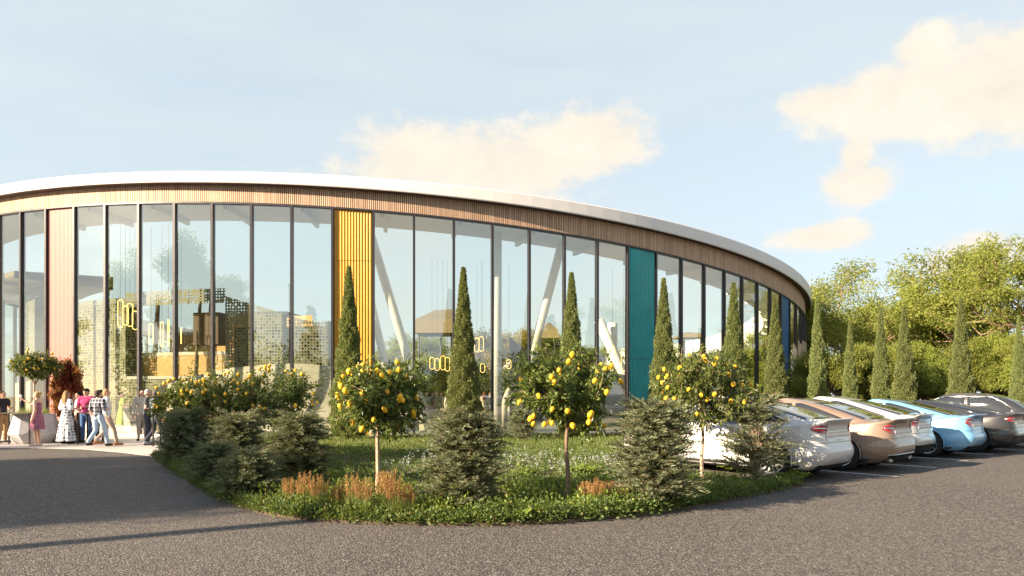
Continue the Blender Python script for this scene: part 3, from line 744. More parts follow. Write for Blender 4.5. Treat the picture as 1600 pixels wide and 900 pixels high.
# ---- feathery shrubs
for (xp, yb, yt, wpx, seed, n, con, op, lab) in ((728, 803, 645, 150, 71, 560, .75, 1.0, 'pointed grey green shrub right of the pale trunked lemon tree'),
        (1022, 795, 630, 165, 72, 640, .7, 1.0, 'tall dense feathery shrub below the teal panel'),
        (1180, 758, 618, 130, 73, 190, .6, 1.05, 'sparse feathery shrub in front of the rear wheel of the white car'),
        (466, 762, 648, 125, 74, 560, .5, 1.0, 'rounded silvery shrub in front of the rightmost of the three back lemon trees'),
        (372, 748, 648, 112, 75, 560, .45, 1.0, 'silvery shrub between two others below the back lemon trees'),
        (290, 730, 643, 110, 76, 520, .45, 1.0, 'shrub at the plaza end of the bed, sunlit on its left'),
        (392, 782, 712, 130, 77, 460, .5, 1.0, 'low spreading shrub at the kerb before the silvery shrubs'),
        (335, 762, 700, 90, 78, 380, .5, 1.0, 'low shrub on the left curve of the bed kerb'),
        (815, 690, 640, 60, 79, 300, .55, 1.0, 'small shrub right of the upright white column near the glass')):
    X, D = px(xp, yb); shrub(X, D, seed, zat(yt, D)-.03, wpx/FPX*D/2, lab, xp*.3, n, con, op)
# ---- ornamental grasses and ferns along the kerb
i = 0
for (xp, yb, yt, where) in ((452, 803, 752, 'leftmost of the row'), (478, 806, 744, 'second from the left'), (500, 808, 748, 'third from the left'), (528, 811, 760, 'fourth from the left'), (548, 812, 746, 'left of the pale trunk, fifth along'),
                     (572, 814, 752, 'close left of the pale trunk'), (604, 812, 740, 'close right of the pale trunk'), (618, 815, 750, 'in front of the kerb right of the pale trunk'), (640, 814, 764, 'short one left of the pointed shrub'),
                     (690, 806, 770, 'at the foot of the pointed shrub'), (915, 800, 756, 'right of the reddish trunk'), (932, 803, 752, 'second right of the reddish trunk'), (948, 800, 757, 'third right of the reddish trunk'), (972, 799, 760, 'at the foot of the tall dense shrub')):
    X, D = px(xp, yb); i += 1
    plume(X, D, i, max(.3, zat(yt, D)), 'green grass clump with orange plumes, '+where, xp*1.3)
for k, (xp, yb, s, lab) in enumerate(((815, 812, 1.15, 'bright fern at the kerb between the two middle lemon trees'), (862, 762, .9, 'yellowish fern behind the reddish trunk on its left'), (912, 745, 1.2, 'large fern in the cover right of the reddish trunk'),
                     (648, 800, .8, 'fern among the grasses left of the pointed shrub'), (1242, 752, .9, 'fern at the rear wheel of the white car'), (1140, 738, 1.0, 'sunlit fern under the right lemon tree'), (505, 806, .7, 'small fern among the orange grasses'), (820, 745, .8, 'yellow green fern in the open middle of the bed'))):
    X, D = px(xp, yb); tag(link('fern', FERN[k % 2], None, (X, D, .04), (0, 0, k*1.1), s), lab, 'fern', 'ferns in the bed')
# ---- ground cover (uncountable)
rng = np.random.default_rng(99)
def scatter(n, cond):
    out_ = []
    while len(out_) < n:
        x = rng.uniform(-10, 12, 4000); y = 8+18.5*rng.random(4000)**1.6
        for a, b in zip(x, y):
            if inside(a, b, bed) and cond(a, b): out_.append((a, b))
            if len(out_) >= n: break
    return np.array(out_)
cl = scatter(9000, lambda a, b: b < 21)
edge = []
for i in range(len(bed_front)):
    p = np.array(bed_front[i]); q = np.array(bed_front[(i+1)]) if i+1 < len(bed_front) else np.array((5.15, 11.95))
    for k in range(int(np.linalg.norm(q-p)*85)):
        f = rng.random(); c = p*(1-f)+q*f; inn = np.array([-1.0, 16.0])-c; inn /= np.linalg.norm(inn); edge.append(c+inn*(.02+abs(rng.normal())*.16))
edge = np.array(edge)
LP = []; LD = []; LS = []
hf = lambda x, y: .5+.5*np.sin(x*2.1+1.3*np.sin(y*1.7))*np.cos(y*2.3+x)
for (S, m, hh) in ((cl, 12, .14), (edge, 24, .22)):
    hgt = hh*(.5+hf(S[:, 0], S[:, 1]))*rng.uniform(.5, 1.3, len(S))
    for j in range(m):
        d = rdir(rng, len(S)); d[:, 2] = np.abs(d[:, 2]); P = np.stack([S[:, 0], S[:, 1], np.full(len(S), .03)], 1)+d*np.stack([hgt*.8, hgt*.8, hgt], 1)*rng.random((len(S), 1))**.6
        LP.append(P); LD.append(d+rng.normal(size=P.shape)*.5+np.array([0, 0, .35])); LS.append(rng.uniform(.03, .065, len(S)))
LP = np.concatenate(LP); LD = np.concatenate(LD); LS = np.concatenate(LS)
V, F = leaves(LP, LD, LS, LS*.55, rng, .1)
tag(obj('ground_cover', V, F, 'cover_leaf'), 'low leafy ground cover filling the planting bed', 'ground cover', kind='stuff')
# taller leafy perennials in loose drifts
rng = np.random.default_rng(77); C_ = []
while len(C_) < 420:
    i = rng.integers(0, len(bed_front)-1); f = rng.random(); c = np.array(bed_front[i])*(1-f)+np.array(bed_front[i+1])*f; inn = np.array([-.5, 16.0])-c; inn /= np.linalg.norm(inn); c = c+inn*abs(rng.normal())*1.3+inn*.15
    if inside(c[0], c[1], bed): C_.append(c)
LP = []; LD = []; LS = []
for c in C_:
    h = rng.uniform(.14, .36); m = 44; d = rdir(rng, m); d[:, 2] = np.abs(d[:, 2]); LP.append(np.array([c[0], c[1], .04])+d*np.array([h*.75, h*.75, h])*(rng.random((m, 1))**.5)); LD.append(d+rng.normal(size=(m, 3))*.5+np.array([0, 0, .2])); LS.append(np.full(m, rng.uniform(.04, .085)))
LP = np.concatenate(LP); LD = np.concatenate(LD); LS = np.concatenate(LS); V, F = leaves(LP, LD, LS, LS*.5, rng, .15)
tag(obj('leafy_perennials', V, F, 'fern_leaf'), 'taller bright leafy perennials massed along the front of the bed', 'plants', kind='stuff')
S = scatter(30000, lambda a, b: b > 17.5)
P = np.stack([S[:, 0], S[:, 1], np.full(len(S), .03)], 1); D_ = rng.normal(size=P.shape)*.4+np.array([0, 0, 1.0])
V, F = leaves(P, D_, rng.uniform(.08, .2, len(S)), .022, rng)
tag(obj('lawn', V, F, 'lawn_blade'), 'sunlit strip of grass along the foot of the glass', 'grass', kind='stuff')
S = scatter(230, lambda a, b: 12.5 < b < 16.5 and -2.5 < a < 3.2); P = []; D_ = []
for a, b in S:
    h = rng.uniform(.22, .40)
    for j in range(9): P.append((a+rng.normal()*.015, b+rng.normal()*.015, h-.1*rng.random())); D_.append(rng.normal(size=3)+np.array([0, 0, .6]))
V, F = leaves(np.array(P), np.array(D_), .035, .02, rng)
tag(obj('white_flowers', V, F, 'flower_white'), 'drift of small white flower spikes in the middle of the bed', 'flowers', kind='stuff')
# ---- trees on the right and behind
tree('airy', at(1345, 46), 46, zat(408, 46), 0.4, 'open multi stemmed tree right of the pavilion end', w=1.1)
tree('airy', at(1405, 52), 52, zat(425, 52), 2.6, 'airy tree behind the open multi stemmed tree', w=1.0)
tree('airy', at(1290, 50), 50, zat(440, 50), 4.4, 'airy tree just right of the pavilion roof rim', w=1.0)
tree('round', at(1515, 44), 44, zat(425, 44), 1.0, 'rounded bright green tree behind the dark lone cypress')
tree('round2', at(1592, 40), 40, zat(358, 40), 2.1, 'tallest bright green tree at the right edge')
tree('round2', at(1668, 37), 37, zat(385, 37), 4.1, 'bright green tree cut by the right edge of the picture')
for k, (xp, D, yt, lab) in enumerate(((1310, 34.4, 548, 'bush between the first two cypresses behind the cars'), (1352, 35, 545, 'bush behind the second cypress'), (1395, 36, 550, 'bush between the third and fourth cypress'),
        (1440, 36.5, 548, 'bush right of the broad dark cypress'), (1470, 37, 552, 'bush left of the lone dark cypress'), (1530, 37, 540, 'bush right of the lone dark cypress'), (1565, 36.5, 535, 'bush behind the dark estate car'), (1610, 36, 530, 'bush at the right edge behind the estate car'))):
    tree('bush', at(xp, D+1), D+1, zat(yt, D+1)*1.05, k*1.3, lab, 'bush', 'bushes behind the car park', 'leafy_bush', w=.72)
# ---- trees in the open court of the pavilion
for k, (kind, xp, D, yt, lab) in enumerate((('round', 672, 52, 515, 'green tree under the timber canopy inside the pavilion'), ('yellow', 757, 50, 520, 'yellow leaved tree inside the pavilion left of the white upright column'), ('round2', 605, 54, 520, 'green tree inside the pavilion right of the yellow panel'),
        ('dark', 870, 55, 520, 'green tree inside the pavilion behind the right lemon column'), ('round', 930, 56, 530, 'green tree inside the pavilion left of the teal panel'), ('round2', 1065, 58, 540, 'green tree inside the pavilion right of the teal panel'), ('dark', 1120, 60, 535, 'green tree inside the pavilion near its right end'),
        ('bush', 700, 46, 565, 'bush inside the pavilion behind the gathered guests'), ('bush', 640, 47, 570, 'bush inside the pavilion left of the guests'), ('bush', 905, 48, 575, 'bush inside the pavilion behind the cream wall'), ('round', 1170, 62, 540, 'green tree inside the pavilion behind its far right glass'),
        ('bush2', 612, 42, 562, 'dark bush inside the pavilion right of the yellow panel'), ('bush', 655, 43, 568, 'bush inside the pavilion below the timber canopy'), ('bush2', 722, 43, 560, 'dark bush inside the pavilion behind the second cypress'), ('bush2', 842, 43, 566, 'dark bush inside the pavilion right of the black kiosk'), ('bush', 945, 44, 570, 'bush inside the pavilion left of the teal panel'), ('bush2', 1080, 46, 568, 'dark bush inside the pavilion behind the right lemon tree'), ('bush', 1125, 48, 565, 'bush inside the pavilion near the right end of the glass'))):
    tree(kind, at(xp, D), D, zat(yt, D), k*.9, lab, 'bush' if 'bush' in kind else 'tree', 'trees inside the pavilion court', 'leafy_bush' if 'bush' in kind else 'leafy_tree', z=.05, w=1.25)
# ---- trees beside and behind the viewer, seen mirrored in the glass and throwing the long shade on the road
for k, (kind, x, y, h, rz, lab) in enumerate((('dark', -36, -3.2, 15.0, .5, 'big tree left of the road, seen mirrored in the left glass'), ('round', -43, 6.0, 14.5, 2.0, 'second big tree left of the road, mirrored in the left glass'), ('dark', -30, 0.1, 12.0, 4.0, 'big tree left of the road nearest the plaza'),
        ('dark', -23.5, 3.7, 9.8, 2.7, 'dark tree left of the road closest to the planting bed'), ('round', -52, 13, 14, 1.0, 'farthest big tree left of the road'), ('round2', 34, -6, 11, 2.2, 'tree right of the viewer mirrored in the right glass'), ('round', 44, 6, 12, .7, 'tree right of the viewer beyond the car park'))):
    tree(kind, x, y, h, rz, lab, group='trees beside the viewer', w=.82 if x < 0 else 1.0)
for k, (x, y, h) in enumerate(((-21, -34, 13), (-17, -38, 11), (10, -36, 12), (15, -34, 10), (20, -30, 12.5), (41, -16, 12), (47, -11, 14), (52, -20, 11), (31, -27, 9))):
    conifer(x, y, h, 'dark pointed conifer behind the viewer, mirrored in the glass, '+('first', 'second', 'third', 'fourth', 'fifth', 'sixth', 'seventh', 'eighth', 'ninth')[k]+' from the left', k*.8)

# ---- wood added unseen behind the viewer to darken the foot of the reflections
rng = np.random.default_rng(123); P = []; D_ = []
for k in range(150):
    a = rng.uniform(math.radians(-172), math.radians(-15)); r = rng.uniform(58, 74); h = rng.uniform(6.5, 10.5); c = np.array([r*math.cos(a), r*math.sin(a), 0]); m = 520
    d = rdir(rng, m)*(rng.random((m, 1))**.35); P.append(c+d*np.array([3.2, 3.2, h*.5])+np.array([0, 0, h*.5])); D_.append(d+rng.normal(size=(m, 3))*.6)
P = np.concatenate(P); D_ = np.concatenate(D_); V, F = leaves(P, D_, rng.uniform(.35, .7, len(P)), rng.uniform(.2, .38, len(P)), rng)
tag(obj('added_wood', V, F, 'tree_leaf_dark'), 'dark wood far behind the viewer, mirrored low in the glass', 'wood', kind='stuff')
# ================================================================== CARS
def se(u, n): return max(0.0, 1-abs(u)**n)**(1.0/n)
class Car:
    def __init__(s, L=4.7, Wd=1.88, H=1.50, cowl=-1.05, gr_r=2.05, peak=0.05, pr=0.62, pf=0.60, lip=1.08, belt=.96, hood0=.70, tail_n=7.0, roofb=.60, deck=0.0):
        s.L, s.W, s.H = L, Wd, H; s.cowl, s.gr_r, s.peak, s.pr, s.pf = cowl, gr_r, peak, pr, pf; s.lip, s.belt, s.hood0 = lip, belt, hood0; s.n = tail_n; s.roofb = roofb
        l = L/2; w = Wd/2
        # lower levels: (z, front x, rear x, half width, tail exponent)
        s.low = [(.17, -l+.28, l-.36, w-.16), (.21, -l+.16, l-.22, w-.05), (.30, -l+.06, l-.09, w-.015), (.42, -l+.01, l-.015, w), (.52, -l, l, w+.0), (.60, -l+.01, l-.015, w-.006), (.66, -l+.02, l-.05, w-.004)]
        # upper levels as share q of the way to the belt line
        s.up = [(.20, -l+.03, l-.065, w), (.45, -l+.06, l-.085, w-.004), (.62, -l+.09, l-.095, w-.012), (.80, -l+.13, l-.085, w-.03), (.93, -l+.18, l-.03, w-.05), (1.0, -l+.24, l-.01, w-.085), (1.02, -l+.34, l-.06, w-.12)]
    def ztop(s, x):
        l = s.L/2
        if x < s.cowl: f = (x+l)/(s.cowl+l); return s.hood0+(s.belt-.0-s.hood0)*(1-(1-max(0, f))**1.8)
        f = max(0, (x-0.3)/(l-0.3)); return s.belt+(s.lip-s.belt)*f**2.2
    def loop(s, x0, x1, b, n, S):
        c = math.cos(pi*S); cx, a = (x0+x1)/2, (x1-x0)/2
        x = cx-a*math.copysign(abs(c)**(2/n), c); y = b*abs(math.sin(pi*S))**(2/n); return x, y
    def taper(s, x, y):           # nose and tail a little narrower in plan
        l = s.L/2; f = abs(x)/l; return y*(1-.07*max(0, f-.45)**2/.3)
    def body(s, S, k):            # k: float level index over low+up
        lev = s.low+s.up; k = max(0, min(len(lev)-1, k)); i = min(int(k), len(lev)-2); f = k-i
        r = []
        for j in (i, i+1):
            a = lev[j]; x, y = s.loop(a[1], a[2], a[3], s.n, S)
            z = a[0] if j < len(s.low) else .66+(s.ztop(x)-.66)*a[0]
            r.append(Vector((x, s.taper(x, y), z)))
        return r[0].lerp(r[1], f)
    def ghp(s, t):
        q = max(0.0, 1-t); return s.peak+(s.cowl-s.peak)*q**s.pf, s.peak+(s.gr_r-s.peak)*q**s.pr, (s.W/2-.13)*(1-t)+s.roofb*t+.05*math.sin(pi*t), 5.0
    def ghz(s, x, t): b = s.ztop(x)+.005; return b+(s.H-b)*(t**.96)
    def gh(s, S, t):
        x0, x1, b, n = s.ghp(t); x, y = s.loop(x0, x1, b, n, S); return Vector((x, s.taper(x, y), s.ghz(x, t)))
    def side(s, x, t):
        x0, x1, b, n = s.ghp(t); u = (x-(x0+x1)/2)/((x1-x0)/2); return Vector((x, s.taper(x, b*se(u, n)), s.ghz(x, t)))
    def end(s, v, t, rear=True):  # v in -1..1 across the width
        x0, x1, b, n = s.ghp(t); a = (x1-x0)/2; x = (x0+x1)/2+(a if rear else -a)*se(v, n); return Vector((x, s.taper(x, b*v), s.ghz(x, t)))
def grid_mesh(fn, us, vs, off=None):
    V = [[fn(u, v) for v in vs] for u in us]
    n, m = len(us), len(vs); out_ = []
    for i in range(n):
        for j in range(m):
            a = V[min(i+1, n-1)][j]-V[max(i-1, 0)][j]; b = V[i][min(j+1, m-1)]-V[i][max(j-1, 0)]; N = a.cross(b)
            N = N.normalized() if N.length > 1e-9 else Vector((0, 0, 1))
            out_.append((V[i][j], N))
    F = [(i*m+j, (i+1)*m+j, (i+1)*m+j+1, i*m+j+1) for i in range(n-1) for j in range(m-1)]
    c = sum((p for p, _ in out_), Vector())/len(out_)
    return out_, F
def patch(name, fn, us, vs, mat, parent, off=.006, thick=True):
    pts, F = grid_mesh(fn, us, vs); ctr = Vector((0, 0, .55))
    sg = sum((1 if (p-ctr).dot(N) > 0 else -1) for p, N in pts); sg = 1 if sg > 0 else -1
    V = [p+N*sg*off for p, N in pts]
    if sg < 0: F = [f[::-1] for f in F]
    n, m = len(us), len(vs)
    if thick:
        B = [p-N*sg*.012 for p, N in pts]; k = len(V); V += B
        ed = [(i*m, (i+1)*m) for i in range(n-1)]+[(i*m+m-1, (i+1)*m+m-1) for i in range(n-1)]+[(j, j+1) for j in range(m-1)]+[((n-1)*m+j, (n-1)*m+j+1) for j in range(m-1)]
        F = F+[(a, b, b+k, a+k) for a, b in ed]
    return obj(name, [tuple(p) for p in V], F, mat, parent, True)
def line_tube(name, pts, r, mat, parent):
    v, f = tube(pts, r, 5); return obj(name, v, f, mat, parent, True)
WHEELS = {}
import bmesh
def fixn(me):
    b = bmesh.new(); b.from_mesh(me); bmesh.ops.remove_doubles(b, verts=b.verts, dist=1e-5); bmesh.ops.recalc_face_normals(b, faces=b.faces); b.to_mesh(me); b.free()
def wheel_meshes(r, spokes, dark):
    key = (r, spokes, dark)
    if key in WHEELS: return WHEELS[key]
    w = .115; tp = [(r*.70, -w), (r*.90, -w*1.02), (r*.985, -w*.8), (r, -w*.3), (r, w*.3), (r*.985, w*.8), (r*.90, w*1.02), (r*.70, w)]
    n = 40; v = []; f = []
    for a, y in tp:
        for j in range(n): q = 2*pi*j/n; v.append((a*math.cos(q), y, a*math.sin(q)))
    for i in range(len(tp)-1):
        for j in range(n): a = i*n+j; b = i*n+(j+1) % n; f.append((a, b, b+n, a+n))
    ty = mkmesh('tyre', v, f, 'tyre', True)
    m = MB()
    rp = [(r*.72, -w*.95), (r*.70, -w*1.0), (r*.66, -w*.9), (r*.63, -w*.1), (r*.63, w*.6)]; v = []; f = []
    for a, y in rp:
        for j in range(n): q = 2*pi*j/n; v.append((a*math.cos(q), y, a*math.sin(q)))
    for i in range(len(rp)-1):
        for j in range(n): a = i*n+j; b = i*n+(j+1) % n; f.append((a, b, b+n, a+n))
    m.add(v, f)
    for k in range(spokes):
        q = 2*pi*k/spokes; c, s_ = math.cos(q), math.sin(q); h = .55*pi*r*.6/spokes*.55
        pts = []
        for (rr, hw, yy) in ((r*.12, h*.9, -w*.75), (r*.68, h, -w*.88)):
            for sg in (-1, 1):
                for dy in (0, .03): pts.append((rr*c-sg*hw*s_, yy+dy, rr*s_+sg*hw*c))
        m.add(pts, [(0, 4, 6, 2), (1, 3, 7, 5), (0, 1, 5, 4), (2, 6, 7, 3)])
    hv = [(0, -w*.85, 0)]+[(r*.17*math.cos(2*pi*j/16), -w*.78, r*.17*math.sin(2*pi*j/16)) for j in range(16)]; m.add(hv, [(0, 1+(j+1) % 16, 1+j) for j in range(16)])
    rim = mkmesh('rim', m.v, m.f, 'alloy' if not dark else 'bronze_metal')
    dv = [(0, 0, 0)]+[(r*.64*math.cos(2*pi*j/24), -.01, r*.64*math.sin(2*pi*j/24)) for j in range(24)]
    disc = mkmesh('brake_disc', dv, [(0, 1+(j+1) % 24, 1+j) for j in range(24)], 'car_trim')
    WHEELS[key] = (ty, rim, disc); return WHEELS[key]

def make_car(k, shift, paint, label, C, spokes=10, wr=.35, wb=1.44, lights='slim', diffuser=.34, name='parked_car', bar=False, estate=False, exhaust=False, side_x=None, dr=0.0, chrome=False):
    pos = ROW0+u*(2.44*k+dr)-fwd*shift+fwd*(C.L/2)
    ang = math.atan2(-fwd.y, -fwd.x)
    e = tag(empty(name, (pos.x, pos.y, 0), ang), label, 'car', 'cars parked in the row')
    nl = len(C.low)+len(C.up); nS = 72; V = []; F = []
    S = [i/nS for i in range(nS+1)]
    ks = []
    for i in range(nl-1): ks += [i, i+.5]
    ks.append(nl-1)
    ts = [0, .05, .12, .2, .3, .4, .5, .6, .7, .79, .87, .93, .97, .99]
    rows = [[C.body(a, q) for a in S] for q in ks]+[[C.gh(a, t) for a in S] for t in ts]
    full_ = []
    for r in rows:
        ring_ = r+[Vector((p.x, -p.y, p.z)) for p in r[-2:0:-1]]; full_.append(ring_)
    m = len(full_[0])
    for r in full_: V += [tuple(p) for p in r]
    for i in range(len(full_)-1):
        for j in range(m): a = i*m+j; b = i*m+(j+1) % m; F.append((a, b, b+m, a+m))
    top = (len(full_)-1)*m
    def capfan(base, z, flip):
        c = sum((Vector(V[base+j]) for j in range(m)), Vector())/m; V.append((c.x, c.y, z if z is not None else c.z)); ci = len(V)-1
        for j in range(m):
            q = (base+j, base+(j+1) % m, ci); F.append(q[::-1] if flip else q)
    capfan(top, C.H+.005, False); capfan(0, .17, True)
    me = mkmesh('body', V, F, [paint, 'car_trim'], True)
    fixn(me); body = link('body', me, e)
    # wheel openings
    cm = MB()
    for wx in (-wb, wb*.97):
        for sg in (-1, 1):
            cy = [(wx+(wr+.045)*math.cos(2*pi*j/36), sg*(C.W/2-.36), wr+(wr+.045)*math.sin(2*pi*j/36)) for j in range(36)]+[(wx+(wr+.045)*math.cos(2*pi*j/36), sg*(C.W/2+.2), wr+(wr+.045)*math.sin(2*pi*j/36)) for j in range(36)]
            fs = [(j, (j+1) % 36, 36+(j+1) % 36, 36+j) for j in range(36)]+[tuple(range(36))[::-1], tuple(range(36, 72))]
            if sg < 0: fs = [q[::-1] for q in fs]
            cm.add(cy, fs)
    cut = cm.build('cutter', 'car_trim'); cut.data.materials.clear(); cut.data.materials.append(MAT[paint]); cut.data.materials.append(MAT['car_trim'])
    cut.data.polygons.foreach_set('material_index', [1]*len(cut.data.polygons))
    fixn(cut.data)
    md = body.modifiers.new('b', 'BOOLEAN'); md.operation = 'DIFFERENCE'; md.object = cut; md.solver = 'EXACT'
    body.parent = None
    dg = bpy.context.evaluated_depsgraph_get(); nm = bpy.data.meshes.new_from_object(body.evaluated_get(dg))
    body.modifiers.clear(); body.data = nm; bpy.data.objects.remove(cut); body.parent = e
    for pl_ in nm.polygons: pl_.use_smooth = pl_.material_index == 0
    # wheels
    ty, rim, disc = wheel_meshes(wr, spokes, False)
    for wx in (-wb, wb*.97):
        for sg in (-1, 1):
            w = link('wheel', ty, e, (wx, sg*(C.W/2-.13), wr), (0, 0, 0 if sg < 0 else pi)); link('rim', rim, w); link('brake_disc', disc, w)
            A = [(wx+(wr+.047)*math.cos(q), sg*(C.W/2+.002), wr+(wr+.047)*math.sin(q)) for q in np.linspace(-.25, pi+.25, 22)]
            line_tube('arch_trim', A, .016, 'car_trim' if estate else paint, e)
    # glass
    lin = lambda a, b, n: [a+(b-a)*i/(n-1) for i in range(n)]
    for sg in (-1, 1):
        fl = lambda p: Vector((p.x, p.y*sg, p.z))
        xb = C.peak+.28
        for (fa, fbk) in (((0.06, .22), 'A'), ((.0, .0), 'B')):
            def fn(f, t, part=fbk):
                x0, x1, b, n = C.ghp(t); a0 = x0+.10+.10*t; a1 = x1-(.30 if not estate else .22)-.10*(1-t)
                if part == 'A': lo, hi = a0, xb-.04
                else: lo, hi = xb+.04, a1
                hi = max(hi, lo+.02); return fl(C.side(lo+(hi-lo)*f, t))
            patch('side_window', fn, lin(0, 1, 12), lin(.07, .80, 9), 'car_glass', e, .004)
        if chrome:
            def edge(f, t):
                x0, x1, b, n = C.ghp(t); return fl(C.side(x0+.10+.10*t+(x1-(.22 if estate else .3)-.10*(1-t)-x0-.10-.10*t)*f, t)+Vector((0, .008, 0)))
            line_tube('window_trim', [edge(0, t) for t in lin(.06, .82, 8)]+[edge(f, .82) for f in lin(.05, .95, 12)]+[edge(1, t) for t in lin(.82, .06, 8)]+[edge(f, .06) for f in lin(.95, .05, 8)], .007, 'chrome', e)
        # mirror
        p = fl(C.side(C.cowl+.42, .12)); mm = MB(); v, f = lathe([(.02, -.09), (.07, -.06), (.085, 0), (.07, .06), (.02, .09)], 10)
        mm.add([(p.x+a*.9, p.y+sg*.10+c, p.z+.06+b*.9) for a, b, c in v], f); mm.build('mirror', paint, e, True)
        # seams and handles
        for xs in (xb, C.peak+1.25 if not estate else C.peak+1.35):
            def sp(kk, xs=xs):
                best = min((abs(C.body(q, kk).x-xs), q) for q in lin(.2, .9, 120))[1]; p = C.body(best, kk); return fl(p+Vector((0, .001, 0)))
            line_tube('door_seam', [sp(q) for q in lin(2.5, nl-2.2, 10)], .004, 'seam', e)
        for xs in (xb-.2, xb+.85):
            best = min((abs(C.body(q, nl-4.2).x-xs), q) for q in lin(.2, .9, 120))[1]; p = fl(C.body(best, nl-4.2)); MB().box((p.x, p.y+sg*.008, p.z), (.2, .03, .025)).build('door_handle', paint if not chrome else 'chrome', e)
        # tail lights
        kz = len(C.low)
        if lights == 'slim': sr, k0, k1 = (.775, .962), kz+1.3, kz+3.2
        elif lights == 'wide': sr, k0, k1 = (.80, .968), kz+.6, kz+2.9
        else: sr, k0, k1 = (.83, .965), kz+.5, kz+3.2
        def tl(a, q):
            f = (a-sr[0])/(sr[1]-sr[0]); mid = (k0+k1)/2+.35*(1-f); hh = (k1-k0)/2*(.28+.72*min(1, f*2.2)); return fl(C.body(a, mid+q*hh))
        t_ = patch('tail_light', tl, lin(sr[0], sr[1], 14), lin(-1, 1, 6), 'tail_red', e, .008)
        patch('light_strip', lambda a, q: tl(a, q), lin(sr[0]+.02, sr[1]-.012, 8), lin(.05, .35, 3), 'chrome', t_, .012)
    patch('rear_window', lambda v, t: C.end(v, t, True), lin(-.80, .80, 14), lin(.10, .82 if not estate else .8, 12), 'car_glass', e, .004)
    patch('windscreen', lambda v, t: C.end(v, t, False), lin(-.84, .84, 14), lin(.06, .84, 12), 'car_glass', e, .004)
    # bumper bottom, seam lines, plate
    sa = .80
    for rng_ in ((sa, 1.0), ):
        half = lin(rng_[0], rng_[1], 22)
        fnr = lambda a, q: (C.body(a, q) if a <= 1 else Vector((C.body(2-a, q).x, -C.body(2-a, q).y, C.body(2-a, q).z)))
        kd = 2.0+(diffuser-.30)/.12
        patch('rear_diffuser', fnr, lin(sa+.06, 2-sa-.06, 40), lin(.2, kd, 6), 'car_trim', e, .006)
        line_tube('bumper_seam', [fnr(a, len(C.low)-.4)+Vector((0, 0, 0)) for a in lin(.80, 1.20, 40)], .0045, 'seam', e)
        line_tube('boot_seam', [fnr(a, len(C.low)+.0) for a in lin(.945, 1.055, 3)]+[fnr(1.055, q) for q in lin(len(C.low)+.3, nl-2.5, 5)], .004, 'seam', e)
        patch('number_plate', fnr, lin(.957, 1.043, 6), lin(len(C.low)+.5, len(C.low)+1.5, 3), 'white_paint', e, .010)
        line_tube('boot_lip', [fnr(a, nl-2.2)+Vector((.012, 0, .012)) for a in lin(.87, 1.13, 24)], .02, paint, e)
        if bar: patch('light_bar', fnr, lin(.945, 1.055, 16), lin(len(C.low)+1.7, len(C.low)+2.0, 3), 'chrome', e, .009)
        if chrome or exhaust: line_tube('chrome_strip', [fnr(a, kd+.12)+Vector((.008, 0, 0)) for a in lin(.83, 1.17, 40)], .010, 'chrome', e)
        if exhaust:
            for sg in (-1, 1):
                p = fnr(.93 if sg > 0 else 1.07, 1.6); MB().box((p.x+.0, p.y, p.z), (.06, .20, .07)).build('exhaust_tip', 'chrome', e)
        # side sill trim
        for sg in (-1, 1):
            patch('sill_trim', lambda a, q: Vector((C.body(a, q).x, sg*C.body(a, q).y, C.body(a, q).z)), lin(.27, .70, 20), lin(.4, 1.9, 4), 'car_trim', e, .004)
    return e
make_car(0, 0.0, 'car_white', 'white fastback saloon nearest the planting bed, first in the row', Car(L=4.75, Wd=1.92, H=1.60, gr_r=2.2, lip=1.14, belt=.98), 14, .37, 1.46, 'slim', .30)
make_car(1, .35, 'car_copper', 'copper brown saloon between the two white cars', Car(L=4.9, Wd=1.90, H=1.54, gr_r=2.05, lip=1.10, pr=.6), 10, .36, 1.5, 'wide', .36, bar=True, exhaust=True)
make_car(2, .05, 'car_silver', 'pale silver fastback between the copper and the blue car', Car(L=4.75, Wd=1.92, H=1.58, gr_r=2.2, lip=1.14, belt=.98), 14, .36, 1.46, 'slim', .44)
make_car(3, .55, 'car_blue', 'light blue liftback in the middle of the row', Car(L=4.85, Wd=1.86, H=1.50, gr_r=2.1, lip=1.10), 10, .35, 1.48, 'block', .32)
make_car(4, .95, 'car_graphite', 'dark graphite sports saloon with spoked silver wheels', Car(L=4.85, Wd=1.94, H=1.46, gr_r=2.15, lip=1.10, belt=.98), 16, .39, 1.48, 'slim', .50, dr=.1)
make_car(5, .9, 'car_grey', 'dark grey estate car with chrome window trim, last in the row', Car(L=4.8, Wd=1.92, H=1.68, gr_r=2.25, peak=.35, pr=.30, pf=.55, lip=1.06, belt=1.04, hood0=.86, roofb=.66), 10, .39, 1.45, 'wide', .42, estate=True, chrome=True, dr=.25)
